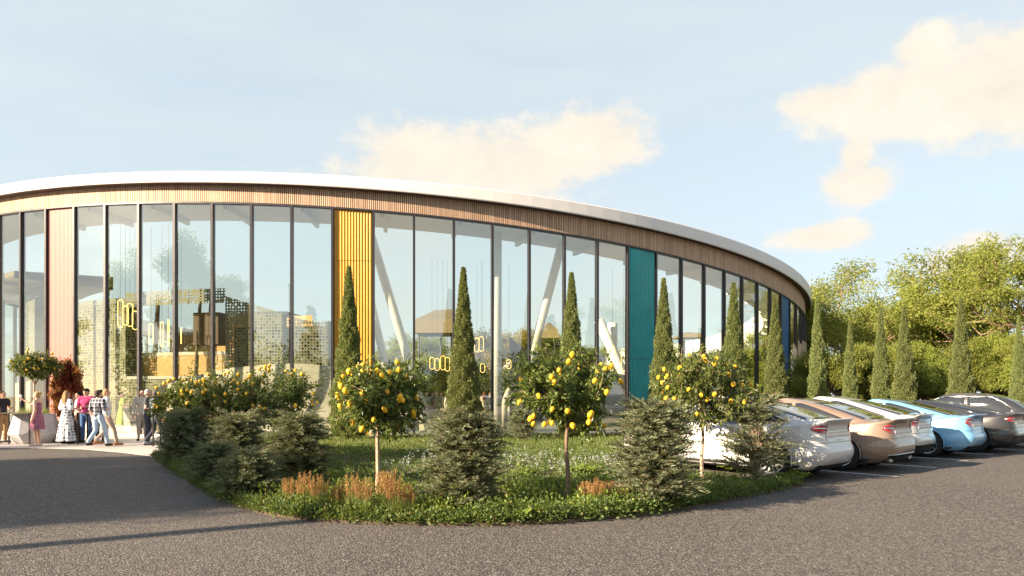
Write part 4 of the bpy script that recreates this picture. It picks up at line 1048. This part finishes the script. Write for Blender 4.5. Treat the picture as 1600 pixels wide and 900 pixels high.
# ================================================================== PEOPLE
def solid(chains, blobs, vox, name, mat, parent, smooth_it=4, dec=0.4):
    """continuous surface from tapered limbs and ellipsoids, fused by voxel remeshing"""
    m = MB()
    for P, R in chains:
        P = [Vector(p) for p in P]
        R = [R]*len(P) if np.isscalar(R) else list(R)
        d0 = (P[0]-P[1]).normalized(); d1 = (P[-1]-P[-2]).normalized()
        PP = [P[0]+d0*R[0]*.95, P[0]+d0*R[0]*.6]+P+[P[-1]+d1*R[-1]*.6, P[-1]+d1*R[-1]*.95]; RR_ = [R[0]*.25, R[0]*.75]+R+[R[-1]*.75, R[-1]*.25]
        m.tube(PP, RR_, 12)
    for c, r in blobs:
        pr = [(math.cos(a), math.sin(a)) for a in np.linspace(-1.45, 1.45, 9)]
        v, f = lathe(pr, 14); m.add([(c[0]+x*r[0], c[1]+y*r[1], c[2]+z*r[2]) for x, y, z in v], f)
    o = m.build(name, mat)
    fixn2(o.data)
    q = o.modifiers.new('r', 'REMESH'); q.mode = 'VOXEL'; q.voxel_size = vox
    q = o.modifiers.new('s', 'SMOOTH'); q.iterations = smooth_it; q.factor = .5
    q = o.modifiers.new('d', 'DECIMATE'); q.ratio = dec
    dg = bpy.context.evaluated_depsgraph_get(); nm = bpy.data.meshes.new_from_object(o.evaluated_get(dg)); nm.polygons.foreach_set('use_smooth', [True]*len(nm.polygons))
    o.modifiers.clear(); o.data = nm; nm.materials.clear(); nm.materials.append(MAT[mat]); o.parent = parent
    return o
def fixn2(me):
    b = bmesh.new(); b.from_mesh(me); bmesh.ops.recalc_face_normals(b, faces=b.faces); b.to_mesh(me); b.free()
CLOTH = {}
def cloth(name, c):
    if name not in CLOTH: CLOTH[name] = plain('cloth_'+name, c, .85, var=.15, scale=12, bump=.3, bscale=40, spec=.2)
    return 'cloth_'+name
def mk_dots():
    m, N = newmat('cloth_dots'); t = N.n('ShaderNodeTexCoord')
    v = N.n('ShaderNodeTexVoronoi', {'Vector': t.outputs['Object'], 'Scale': 11.0, 'Randomness': .35})
    finish(N, bsdf(N, Base_Color=N.mix(N.m('LESS_THAN', v.outputs['Distance'], .36), (.72, .73, .78, 1), (.01, .01, .02, 1)), Roughness=.8))
mk_dots()
def mk_plaid():
    m, N = newmat('cloth_plaid'); t = N.n('ShaderNodeTexCoord'); s = N.n('ShaderNodeSeparateXYZ', {0: t.outputs['Object']})
    def st(v, f, w): return N.m('LESS_THAN', N.m('FRACT', N.m('MULTIPLY', v, f)), w)
    a = N.m('ADD', st(s.outputs[0], 9.0, .5), st(s.outputs[2], 9.0, .5)); b = N.m('MAXIMUM', st(s.outputs[0], 9.0, .12), st(s.outputs[2], 9.0, .12))
    c = N.ramp(N.m('DIVIDE', a, 2.0), [(0, (.02, .022, .045)), (.5, (.06, .065, .11)), (1, (.22, .22, .26))])
    finish(N, bsdf(N, Base_Color=N.mix(b, c, (.5, .5, .52, 1)), Roughness=.85))
mk_plaid()
def person(label, loc, face, h=1.72, legs='stand', armL='down', armR='down', top=('white', (.6, .6, .6)), bottom=('jeans', (.1, .16, .28)), sleeve=1.0, dress=None, hair=(.05, .03, .02), hairlong=0.0, bun=False, cap=None,
           skin='skin', shoes=(.03, .025, .02), jacket=False, group=None, lean=0.0, bag=None, detail=True):
    s = h/1.72; e = tag(empty('person', loc, face, s), label, 'person', group)
    ln = lambda z: lean*z
    pel = Vector((0, ln(.95), .95)); chest = Vector((0, ln(1.28), 1.28)); neck = Vector((0, ln(1.45), 1.46)); head = Vector((0, ln(1.6)-.015, 1.60))
    fe = dress is not None or hairlong > 0
    shw = .165 if fe else .19
    # local -Y is the way the person faces
    L = {}
    for sg, nm in ((-1, 'R'), (1, 'L')):
        hip = Vector((sg*.09, ln(.92), .92))
        if legs == 'stride': st_ = .26*sg; kn = Vector((sg*.09, -.10+st_*.35, .50)); an = Vector((sg*.085, st_, .10+(.05 if sg > 0 else 0))); toe = an+Vector((sg*.02, -.14, -.055))
        elif legs == 'cross': kn = Vector((sg*.06, -.03, .5)); an = Vector((sg*.03, .03*sg, .09)); toe = an+Vector((sg*.03, -.14, -.055))
        else: kn = Vector((sg*.10, -.02, .50)); an = Vector((sg*.115, .02, .09)); toe = an+Vector((sg*.04, -.14, -.055))
        L[nm] = (hip, kn, an, toe)
    A = {}
    for sg, nm, mode in ((-1, 'R', armR), (1, 'L', armL)):
        sh = Vector((sg*shw, ln(1.40), 1.405))
        if mode == 'down': el = sh+Vector((sg*.06, .03, -.29)); wr = el+Vector((sg*.01, -.07, -.25))
        elif mode == 'bent': el = sh+Vector((sg*.07, .02, -.28)); wr = el+Vector((-sg*.10, -.22, .02))
        elif mode == 'drink': el = sh+Vector((sg*.06, -.05, -.27)); wr = el+Vector((-sg*.05, -.20, .14))
        elif mode == 'raise': el = sh+Vector((sg*.05, -.25, -.10)); wr = el+Vector((sg*.02, -.22, .14))
        elif mode == 'swing': el = sh+Vector((sg*.05, -.12, -.27)); wr = el+Vector((0, -.16, -.18))
        elif mode == 'back': el = sh+Vector((sg*.08, .12, -.26)); wr = el+Vector((-sg*.12, .04, -.2))
        A[nm] = (sh, el, wr)
    ch = [([pel+Vector((0, 0, -.03)), pel+Vector((0, 0, .10)), chest, neck+Vector((0, 0, -.06))], [.115, .105, .115, .07]), ([pel+Vector((-.07, 0, -.03)), pel+Vector((.07, 0, -.03))], .095),
          ([chest+Vector((-.07, 0, 0)), chest+Vector((.07, 0, 0))], .105), ([A['R'][0]+Vector((.03, 0, -.005)), A['L'][0]+Vector((-.03, 0, -.005))], .062), ([neck+Vector((0, 0, -.05)), neck+Vector((0, -.005, .06))], [.055, .048])]
    body = list(ch); hands = []
    for nm, sg in (('R', -1), ('L', 1)):
        hip, kn, an, toe = L[nm]; sh, el, wr = A[nm]
        body += [([hip, hip.lerp(kn, .5), kn, kn.lerp(an, .35), an], [.088, .075, .053, .054, .034]), ([an+Vector((0, .03, -.05)), an+Vector((0, -.03, -.055)), toe], [.033, .036, .027]),
                 ([sh, sh.lerp(el, .5), el, el.lerp(wr, .4), wr], [.052, .045, .037, .036, .024])]
        d = (wr-el).normalized(); sd = d.cross(Vector((0, 1, .2))).normalized(); palm = wr+d*.05
        body.append(([wr, palm+d*.03], [.024, .030]))
        for k in range(4):
            b = palm+d*.04+sd*(k-1.5)*.019; lf = (.062, .072, .068, .052)[k]; c = b+d*lf*.55; body.append(([b, c, c+(d+sd.cross(d)*.5).normalized()*lf*.45], [.0095, .0085, .0075]))
        b = wr+d*.025-sd*.024; body.append(([b, b+(d-sd*.9).normalized()*.035, b+(d-sd*.5).normalized()*.062], [.0105, .0095, .0085])); hands.append(palm)
    blobs = [(head, (.074, .092, .108)), (head+Vector((0, -.03, -.06)), (.052, .058, .05)), (head+Vector((0, -.098, -.015)), (.012, .018, .02)), (head+Vector((.076, .01, -.01)), (.010, .018, .028)), (head+Vector((-.076, .01, -.01)), (.010, .018, .028))]
    b = solid(body, blobs, .0085 if detail else .014, 'body', skin, e, 2, .3)
    fm = MB()
    for sg in (-1, 1):
        v, f = lathe([(.004, -.008), (.010, -.004), (.010, .004), (.004, .008)], 8); fm.add([(x+sg*.030, y+head.y-.088, z+head.z+.005) for x, y, z in v], f)
    fm.build('eyes', 'black_clad', e)
    MB().box((0, head.y-.094, head.z-.052), (.042, .01, .009)).build('mouth', 'terracotta', e)
    # hair / cap
    hm = cloth('hair_%d' % int(hair[0]*1000+hair[1]*77), hair)
    hb = [(head+Vector((0, .022, .028)), (.084, .090, .098)), (head+Vector((0, .055, -.02)), (.075, .055, .08))]; hc = []
    if hairlong: hc = [([head+Vector((sx, .065, 0)), head+Vector((sx*1.2, .09, -.16)), head+Vector((sx, .10, -hairlong))], [.045, .05, .03]) for sx in (-.045, 0, .045)]
    if bun: hb.append((head+Vector((0, .10, .07)), (.045, .045, .045)))
    hs = solid(hc, hb, .011, 'hair', hm, e, 2, .5)
    if cap:
        cm_ = cloth('cap_%d' % int(cap[0]*1000), cap); solid([], [(head+Vector((0, .015, .055)), (.092, .104, .065)), (head+Vector((0, -.10, .045)), (.06, .06, .012))], .011, 'cap', cm_, e, 1, .5)
    # clothes
    if dress is None or top is not None:
        tc_ = [([c[0], c[1]]) for c in []]
        infl = .022 if jacket else .013; lo = -.06 if jacket else 0.0
        tch = [([pel+Vector((0, 0, .0+lo)), pel+Vector((0, 0, .12)), chest, neck+Vector((0, 0, -.075))], [.118+infl, .106+infl, .117+infl, .068+infl]), ([pel+Vector((-.06, 0, .02+lo)), pel+Vector((.06, 0, .02+lo))], .092+infl), ([chest+Vector((-.07, 0, 0)), chest+Vector((.07, 0, 0))], .106+infl), ([A['R'][0]+Vector((.03, 0, 0)), A['L'][0]+Vector((-.03, 0, 0))], .063+infl)]
        for nm in ('R', 'L'):
            sh, el, wr = A[nm]
            if sleeve >= 1: tch.append(([sh, sh.lerp(el, .5), el, wr.lerp(el, .12)], [.056+infl, .048+infl, .042+infl, .030+infl]))
            elif sleeve > 0: tch.append(([sh, sh.lerp(el, sleeve)], [.056+infl, .050+infl]))
        solid(tch, [], .012, 'jacket' if jacket else 'shirt', cloth(*top) if top[1] else 'cloth_'+top[0], e, 3, .45)
    if dress is None:
        bch = [([pel+Vector((-.065, 0, -.01)), pel+Vector((.065, 0, -.01))], .108), ([pel+Vector((0, 0, -.04)), pel+Vector((0, 0, .06))], [.115, .116])]
        for nm in ('R', 'L'):
            hip, kn, an, toe = L[nm]; bch.append(([hip, hip.lerp(kn, .5), kn, kn.lerp(an, .4), an+Vector((0, 0, .03))], [.100, .088, .068, .066, .055]))
        solid(bch, [], .012, 'trousers', cloth(*bottom), e, 3, .45)
    else:
        hem, flare, dm = dress; V = []; F = []; n = 40; rows = 14
        mid = (L['R'][2]+L['L'][2])/2
        for i in range(rows+1):
            q = i/rows; z = 1.10+(hem-1.10)*q; wr_ = .125+.045*min(1, q*3)+flare*q**1.3; c = Vector((0, ln(z)*(1-q)+mid.y*q*.6, z))
            for j in range(n):
                a = 2*pi*j/n; rp = 1+.09*q*math.sin(a*7+q*2)+.04*q*math.sin(a*13); V.append((c.x+wr_*rp*math.cos(a)*1.1, c.y+wr_*rp*math.sin(a)*.88, z))
        for i in range(rows):
            for j in range(n): a = i*n+j; bq = i*n+(j+1) % n; F.append((a, a+n, bq+n, bq))
        F.append(tuple(range(n)))
        obj('skirt', V, F, dm, e, True)
        dch = [([pel+Vector((0, 0, .10)), chest, neck+Vector((0, 0, -.12))], [.122, .128, .085]), ([chest+Vector((-.07, 0, 0)), chest+Vector((.07, 0, 0))], .117)]
        if sleeve > 0:
            dch.append(([A['R'][0]+Vector((.03, 0, 0)), A['L'][0]+Vector((-.03, 0, 0))], .072))
            for nm in ('R', 'L'): dch.append(([A[nm][0], A[nm][0].lerp(A[nm][1], sleeve)], [.068, .075]))
        solid(dch, [], .012, 'bodice', dm, e, 3, .45)
    sm = cloth('shoe_%d' % int(shoes[0]*1000), shoes)
    for nm in ('R', 'L'):
        hip, kn, an, toe = L[nm]; solid([([an+Vector((0, .045, -.052)), an+Vector((0, -.03, -.05)), toe+Vector((0, -.02, 0))], [.040, .043, .034])], [], .011, 'shoe', sm, e, 2, .5)
    if bag:
        b = tag(empty('handbag', Vector(loc)+Matrix.Rotation(face, 3, 'Z')@(Vector((-.10, -.17, 1.02))*s), face, s), bag, 'bag')
        m = MB(); m.box((0, 0, .0), (.30, .11, .24)); m.build('bag_body', 'cloth_bag', b); m = MB(); m.tube([(-.10, 0, .12), (-.07, 0, .24), (.07, 0, .24), (.10, 0, .12)], .009, 6); m.build('strap', 'cloth_bag', b)
    return e, A, hands
cloth('bag', (.32, .12, .05)); cloth('mauve', (.33, .13, .19)); cloth('green', (.45, .60, .12)); cloth('cream_dress', (.6, .5, .35))
TO_CAM = 0.0
def P2(xp, yb): X, D = px(xp, yb); return (X, D, .012)
CL = 'guests on the plaza'
person('person in dark top and brown trousers at the left edge of the picture', P2(4, 692), 1.4, 1.74, 'stand', 'bent', 'down', ('black', (.03, .03, .035)), ('brown', (.26, .16, .08)), .5, hair=(.05, .03, .02), group=CL)
pw = person('person in mauve sleeveless dress holding up a glass beside the grey planter', P2(58, 697), -1.35, 1.72, 'stand', 'down', 'raise', None, dress=(.52, .05, 'cloth_mauve'), sleeve=0, hair=(.42, .26, .13), bun=True, shoes=(.5, .4, .32), group=CL)
person('person in long white dress with black dots, hair down the back', P2(104, 694), 2.8, 1.74, 'stand', 'bent', 'bent', None, dress=(.10, .12, 'cloth_dots'), sleeve=.9, hair=(.30, .18, .09), hairlong=.34, group=CL)
person('dark haired person in beige top behind the dotted dress', P2(112, 689), .4, 1.80, 'stand', 'bent', 'down', ('beige', (.45, .33, .25)), ('black', (.03, .03, .035)), 1.0, hair=(.03, .02, .015), group=CL)
person('person with curly black hair in pale top and dark cropped trousers', P2(123, 691), -.7, 1.72, 'cross', 'bent', 'bent', ('palepink', (.60, .45, .40)), ('darkbrown', (.07, .04, .035)), .5, hair=(.015, .012, .012), hairlong=.12, group=CL)
person('person in dark cap, magenta top and blue jeans facing the camera', P2(135, 692), .1, 1.83, 'stand', 'bent', 'bent', ('magenta', (.42, .05, .16)), ('jeans', (.07, .13, .27)), 1.0, hair=(.02, .015, .015), cap=(.02, .02, .022), skin='skin', group=CL)
person('person in plaid shirt and light jeans seen from behind, walking', P2(153, 699), 2.9, 1.76, 'stride', 'down', 'bent', ('plaid', None), ('lightjeans', (.36, .47, .60)), .95, hair=(.07, .05, .045), group=CL)
person('fair haired person in white shirt and beige striped trousers walking right', P2(166, 697), 2.2, 1.80, 'stride', 'down', 'down', ('white', (.72, .74, .78)), ('taupe', (.40, .32, .27)), 1.0, hair=(.52, .30, .14), shoes=(.35, .15, .06), group=CL)
person('person in black cap partly hidden behind the fair haired walker', P2(158, 688), .3, 1.80, 'stand', 'down', 'down', ('charcoal', (.06, .06, .065)), ('black', (.03, .03, .035)), 1.0, hair=(.02, .015, .012), cap=(.02, .02, .022), group=CL)
person('grey haired person in dark waistcoat holding a brown bag', P2(231, 696), 1.9, 1.80, 'stand', 'bent', 'bent', ('slate', (.075, .08, .09)), ('navy', (.05, .055, .075)), .5, hair=(.42, .38, .36), bag='brown leather bag held by the grey haired person in the waistcoat', group=CL)
person('person in blue grey jacket and dark trousers at the edge of the lemon trees', P2(243, 697), 2.6, 1.74, 'stride', 'bent', 'down', ('bluegrey', (.16, .20, .26)), ('navy', (.05, .055, .075)), 1.0, jacket=True, hair=(.10, .08, .07), cap=(.16, .13, .13), shoes=(.25, .28, .34), group=CL)
person('person behind the grey haired person, only the head showing', P2(222, 689), .6, 1.80, 'stand', 'down', 'down', ('cream', (.5, .46, .4)), ('beige2', (.4, .34, .28)), 1.0, hair=(.03, .02, .015), group=CL)
CI = 'guests inside the pavilion'
def PI_(xp, D): return (at(xp, D), D, .05)
person('person in lime green dress inside the glass by the perforated screen', PI_(190, 27.6), 2.5, 1.7, 'stand', 'bent', 'bent', None, dress=(.25, .08, 'cloth_green'), sleeve=.5, hair=(.12, .04, .02), group=CI, detail=False)
for (xp, D, f, lab, top, bot, hr) in ((656, 35, 2.0, 'fair haired guest in dark top inside, leftmost by the low wall', (.08, .09, .08), (.05, .05, .06), (.5, .33, .18)), (666, 33.5, 3.0, 'fair haired guest in pale green top seen from behind inside', (.42, .50, .42), (.2, .2, .2), (.55, .38, .2)),
        (675, 36, 1.0, 'dark haired guest in rust top inside behind the others', (.30, .09, .04), (.05, .05, .06), (.05, .03, .02)), (682, 33.2, 3.1, 'balding guest in grey jacket seen from behind inside', (.16, .17, .15), (.06, .06, .07), (.40, .35, .30)),
        (689, 35.2, .5, 'guest in light shirt inside facing the camera behind the grey jacket', (.6, .58, .5), (.1, .1, .12), (.25, .1, .05)), (700, 31.0, 1.2, 'guest in cream jacket and dark trousers inside left of the cypress', (.62, .57, .46), (.05, .05, .06), (.18, .12, .07)),
        (742, 34, .8, 'dark clothed guest inside right of the cypress', (.04, .035, .04), (.04, .04, .045), (.04, .03, .02)), (750, 35.5, 2.2, 'guest in plum top inside between the cypress and the column', (.16, .06, .10), (.04, .04, .045), (.06, .04, .02)),
        (757, 32.5, 3.0, 'long red haired guest in cream top inside beside the upright column', (.62, .52, .36), (.5, .42, .3), (.30, .09, .03)), (766, 34.5, .2, 'guest in blue shirt inside close to the upright column', (.2, .26, .4), (.05, .06, .1), (.06, .04, .03))):
    person(lab, PI_(xp, D), f, 1.74, 'stand', 'bent' if xp % 2 else 'down', 'down', ('in_%d' % xp, top), ('inb_%d' % xp, bot), 1.0, hair=hr, hairlong=.3 if xp == 757 else 0.0, group=CI, detail=False)

# ================================================================== FURNITURE AND SMALL THINGS
# wine glass in the raised hand of the mauve dress
e0, A0, H0_ = pw
M0 = Matrix.Translation(e0.location)@Matrix.Rotation(-1.35, 4, 'Z')
hp = M0@(H0_[0]+Vector((0, -.05, .03)))
g = tag(link('wine_glass', mkmesh('wine_glass', *lathe([(.03, -.09), (.028, -.085), (.004, -.08), (.004, 0), (.03, .02), (.038, .06), (.03, .11)], 12), 'white_paint', True), None, hp), 'small glass in the raised hand of the person in mauve', 'glass')
# faceted grey planter with potted lemon tree and grass
X, D = at(54, 22.5), 22.5
pt = tag(empty('planter', (X, D, .012)), 'large faceted grey concrete planter holding a small lemon tree', 'planter')
v, f = lathe([(.50, 0), (.74, .32), (.60, .98), (.54, .98), (.52, .90)], 8); obj('pot', v, f, 'planter_concrete', pt)
v, f = lathe([(.52, .87), (.52, .885)], 8); obj('potting_soil', v, f, 'soil', pt)
lemon_tree(X, D, 67, 2.35, .74, .52, 1.1, 26, 'small lemon tree growing out of the grey faceted planter', 1.0, z=.85)
gv, gf = blades(np.random.default_rng(5), 420, .47, .18, .42, .014); tag(link('tufted_grass', mkmesh('tufted_grass', gv, gf, 'grass_blade'), None, (X, D, .88)), 'tufted green grass in the top of the grey planter', 'grass', kind='stuff')
# rust coloured box planter with the red leaved shrub
X, D = at(90, 23.4), 23.4
cp = tag(empty('box_planter', (X, D, .012), .1), 'rust brown box planter beside the pink panel', 'planter')
m = MB()
for (cx_, cy_, a, b) in ((0, -.30, .62, .03), (0, .30, .62, .03), (-.295, 0, .03, .568), (.295, 0, .03, .568)): m.box((cx_, cy_, .36), (a, b, .70))
m.build('planter_walls', 'corten', cp); MB().box((0, 0, .64), (.56, .56, .04)).build('potting_soil', 'soil', cp)
tree('red', at(106, 23.6), 23.6, 2.2, .3, 'dark red leaved shrub standing in front of the pink panel', 'shrub', None, 'red_shrub', z=.65, w=.42)
# standing tables: square steel frames with thin tops
def high_table(X, D, w, d, lab, rz=0.0):
    t = tag(empty('high_table', (X, D, .012), rz), lab, 'table', 'high tables on the plaza')
    MB().box((0, 0, 1.02), (w, d, .03)).build('table_top', 'timber_dark', t)
    for sx in (-1, 1):
        for sy in (-1, 1): MB().box((sx*(w/2-.03), sy*(d/2-.03), .503), (.04, .04, 1.004)).build('leg', 'dark_metal', t)
high_table(*px(30, 695), .95, .6, 'high table on thin dark legs at the far left of the plaza', .15)
high_table(*px(141, 694), .6, .5, 'high table in the middle of the group of guests', -.1)
high_table(*px(256, 697), .5, .5, 'high table half hidden by the leftmost lemon tree')
# round white lounge chairs by the glass
def tub_chair(X, D, rz, lab):
    t = tag(empty('tub_chair', (X, D, .05), rz), lab, 'chair', 'cream tub chairs inside the glass'); v = []; f = []
    n = 18
    for i in range(n+1):
        a = pi*(.15+1.7*i/n); hgt = .55+.62*math.sin(pi*i/n)**.7
        for (r, z) in ((.40, .05), (.50, .45), (.52, hgt), (.46, hgt), (.42, .45), (.36, .05)): v.append((r*math.cos(a-pi/2), r*math.sin(a-pi/2), z))
    for i in range(n):
        for j in range(6): a = i*6+j; b = i*6+(j+1) % 6; f.append((a, b, b+6, a+6))
    obj('shell', v, f, 'cream', t, True); vv, ff = lathe([(.30, .06), (.38, .12), (.40, .42), (.36, .48), (.1, .50)], 18); obj('seat', vv, ff, 'cream', t, True)
tub_chair(at(216, 26.9), 26.9, .4, 'cream tub chair behind the grey haired person'); tub_chair(at(258, 26.6), 26.6, -.6, 'cream tub chair behind the leftmost lemon tree')
# low upholstered bench with mossy cushion inside, in front of the guests
X, D = at(678, 31.5), 31.5
t = tag(empty('lounge_sofa', (X, D, .05)), 'low cream sofa with mossy green cushion inside the glass', 'sofa'); MB().box((0, 0, .3), (1.6, .8, .5)).build('base', 'cream', t)
v, f = lathe([(.05, -.12), (.42, -.10), (.5, 0), (.42, .10), (.05, .12)], 16); obj('cushion', [(a*1.05, b*.3-.45, c*1.4+.42) for a, b, c in v], f, cloth('moss', (.12, .13, .03)), t, True)
# glowing loop lamps on thin wires
def loop_lamp(xp, y0, y1, D, lab, grp, rz):
    z1, z0 = zat(y0, D), zat(y1, D); h = z1-z0; w = .11
    t = tag(empty('loop_pendant_lamp', (at(xp, D), D, z0), rz), lab, 'lamp', grp)
    P = [(w*math.cos(a), 0, w+w*math.sin(a)) for a in np.linspace(pi, 2*pi, 9)]+[(w*math.cos(a), 0, h-w+w*math.sin(a)) for a in np.linspace(0, pi, 9)]
    v, f = tube(P, .017 if D < 31 else .012, 8, closed=True); obj('light_loop', v, f, 'lamp_glow', t, True)
    zr = ztop((at(xp, D), D))+.1; v, f = tube([(0, 0, h), (0, 0, zr-z0)], .006, 4); obj('wire', v, f, 'dark_metal', t)
for k, (xp, y0, y1) in enumerate(((188, 468, 512), (196, 478, 508), (203, 474, 510), (211, 486, 515), (236, 506, 538), (253, 503, 542), (263, 499, 541), (283, 512, 537))):
    loop_lamp(xp, y0, y1, 29.4+.25*(k % 3), 'glowing loop pendant lamp before the timber tiers, '+('first', 'second', 'third', 'fourth', 'fifth', 'sixth', 'seventh', 'eighth')[k]+' from the left', 'loop lamps before the timber tiers', .3*k)
DEEP = {675: 'left of the yellow leaved tree inside, first of four', 683: 'left of the yellow leaved tree inside, second of four', 692: 'left of the yellow leaved tree inside, third of four', 699: 'left of the yellow leaved tree inside, fourth of four',
        745: 'high and left of the upright white column, left of two', 752: 'high and left of the upright white column, right of two', 754: 'low in front of the yellow leaved tree inside', 795: 'in front of the black kiosk', 957: 'left of the teal panel, left of two', 974: 'close left of the teal panel, right of two'}
for xp, y0, y1 in ((675, 558, 577), (683, 560, 579), (692, 556, 578), (699, 558, 580), (745, 528, 550), (752, 526, 549), (754, 568, 582), (795, 562, 576), (957, 540, 574), (974, 545, 580)):
    loop_lamp(xp, y0, y1, 33.0, 'glowing loop pendant lamp '+DEEP[xp], 'loop lamps deep inside the pavilion', .2)
# tall lamp post left of the picture: its shadow is the thin stripe across the road
lp = tag(empty('lamp_post', (-17.6, 0.25, 0)), 'tall grey lamp post left of the road, its shadow crossing the asphalt', 'lamp post')
v, f = tube([(0, 0, 0), (0, 0, .5), (0, 0, .52), (0, 0, 10)], [.2, .2, .16, .14], 12); obj('pole', v, f, 'dark_metal', lp); MB().box((.5, 0, 10.03), (1.3, .3, .1)).build('lamp_head', 'dark_metal', lp)
print('objects', len(bpy.data.objects))
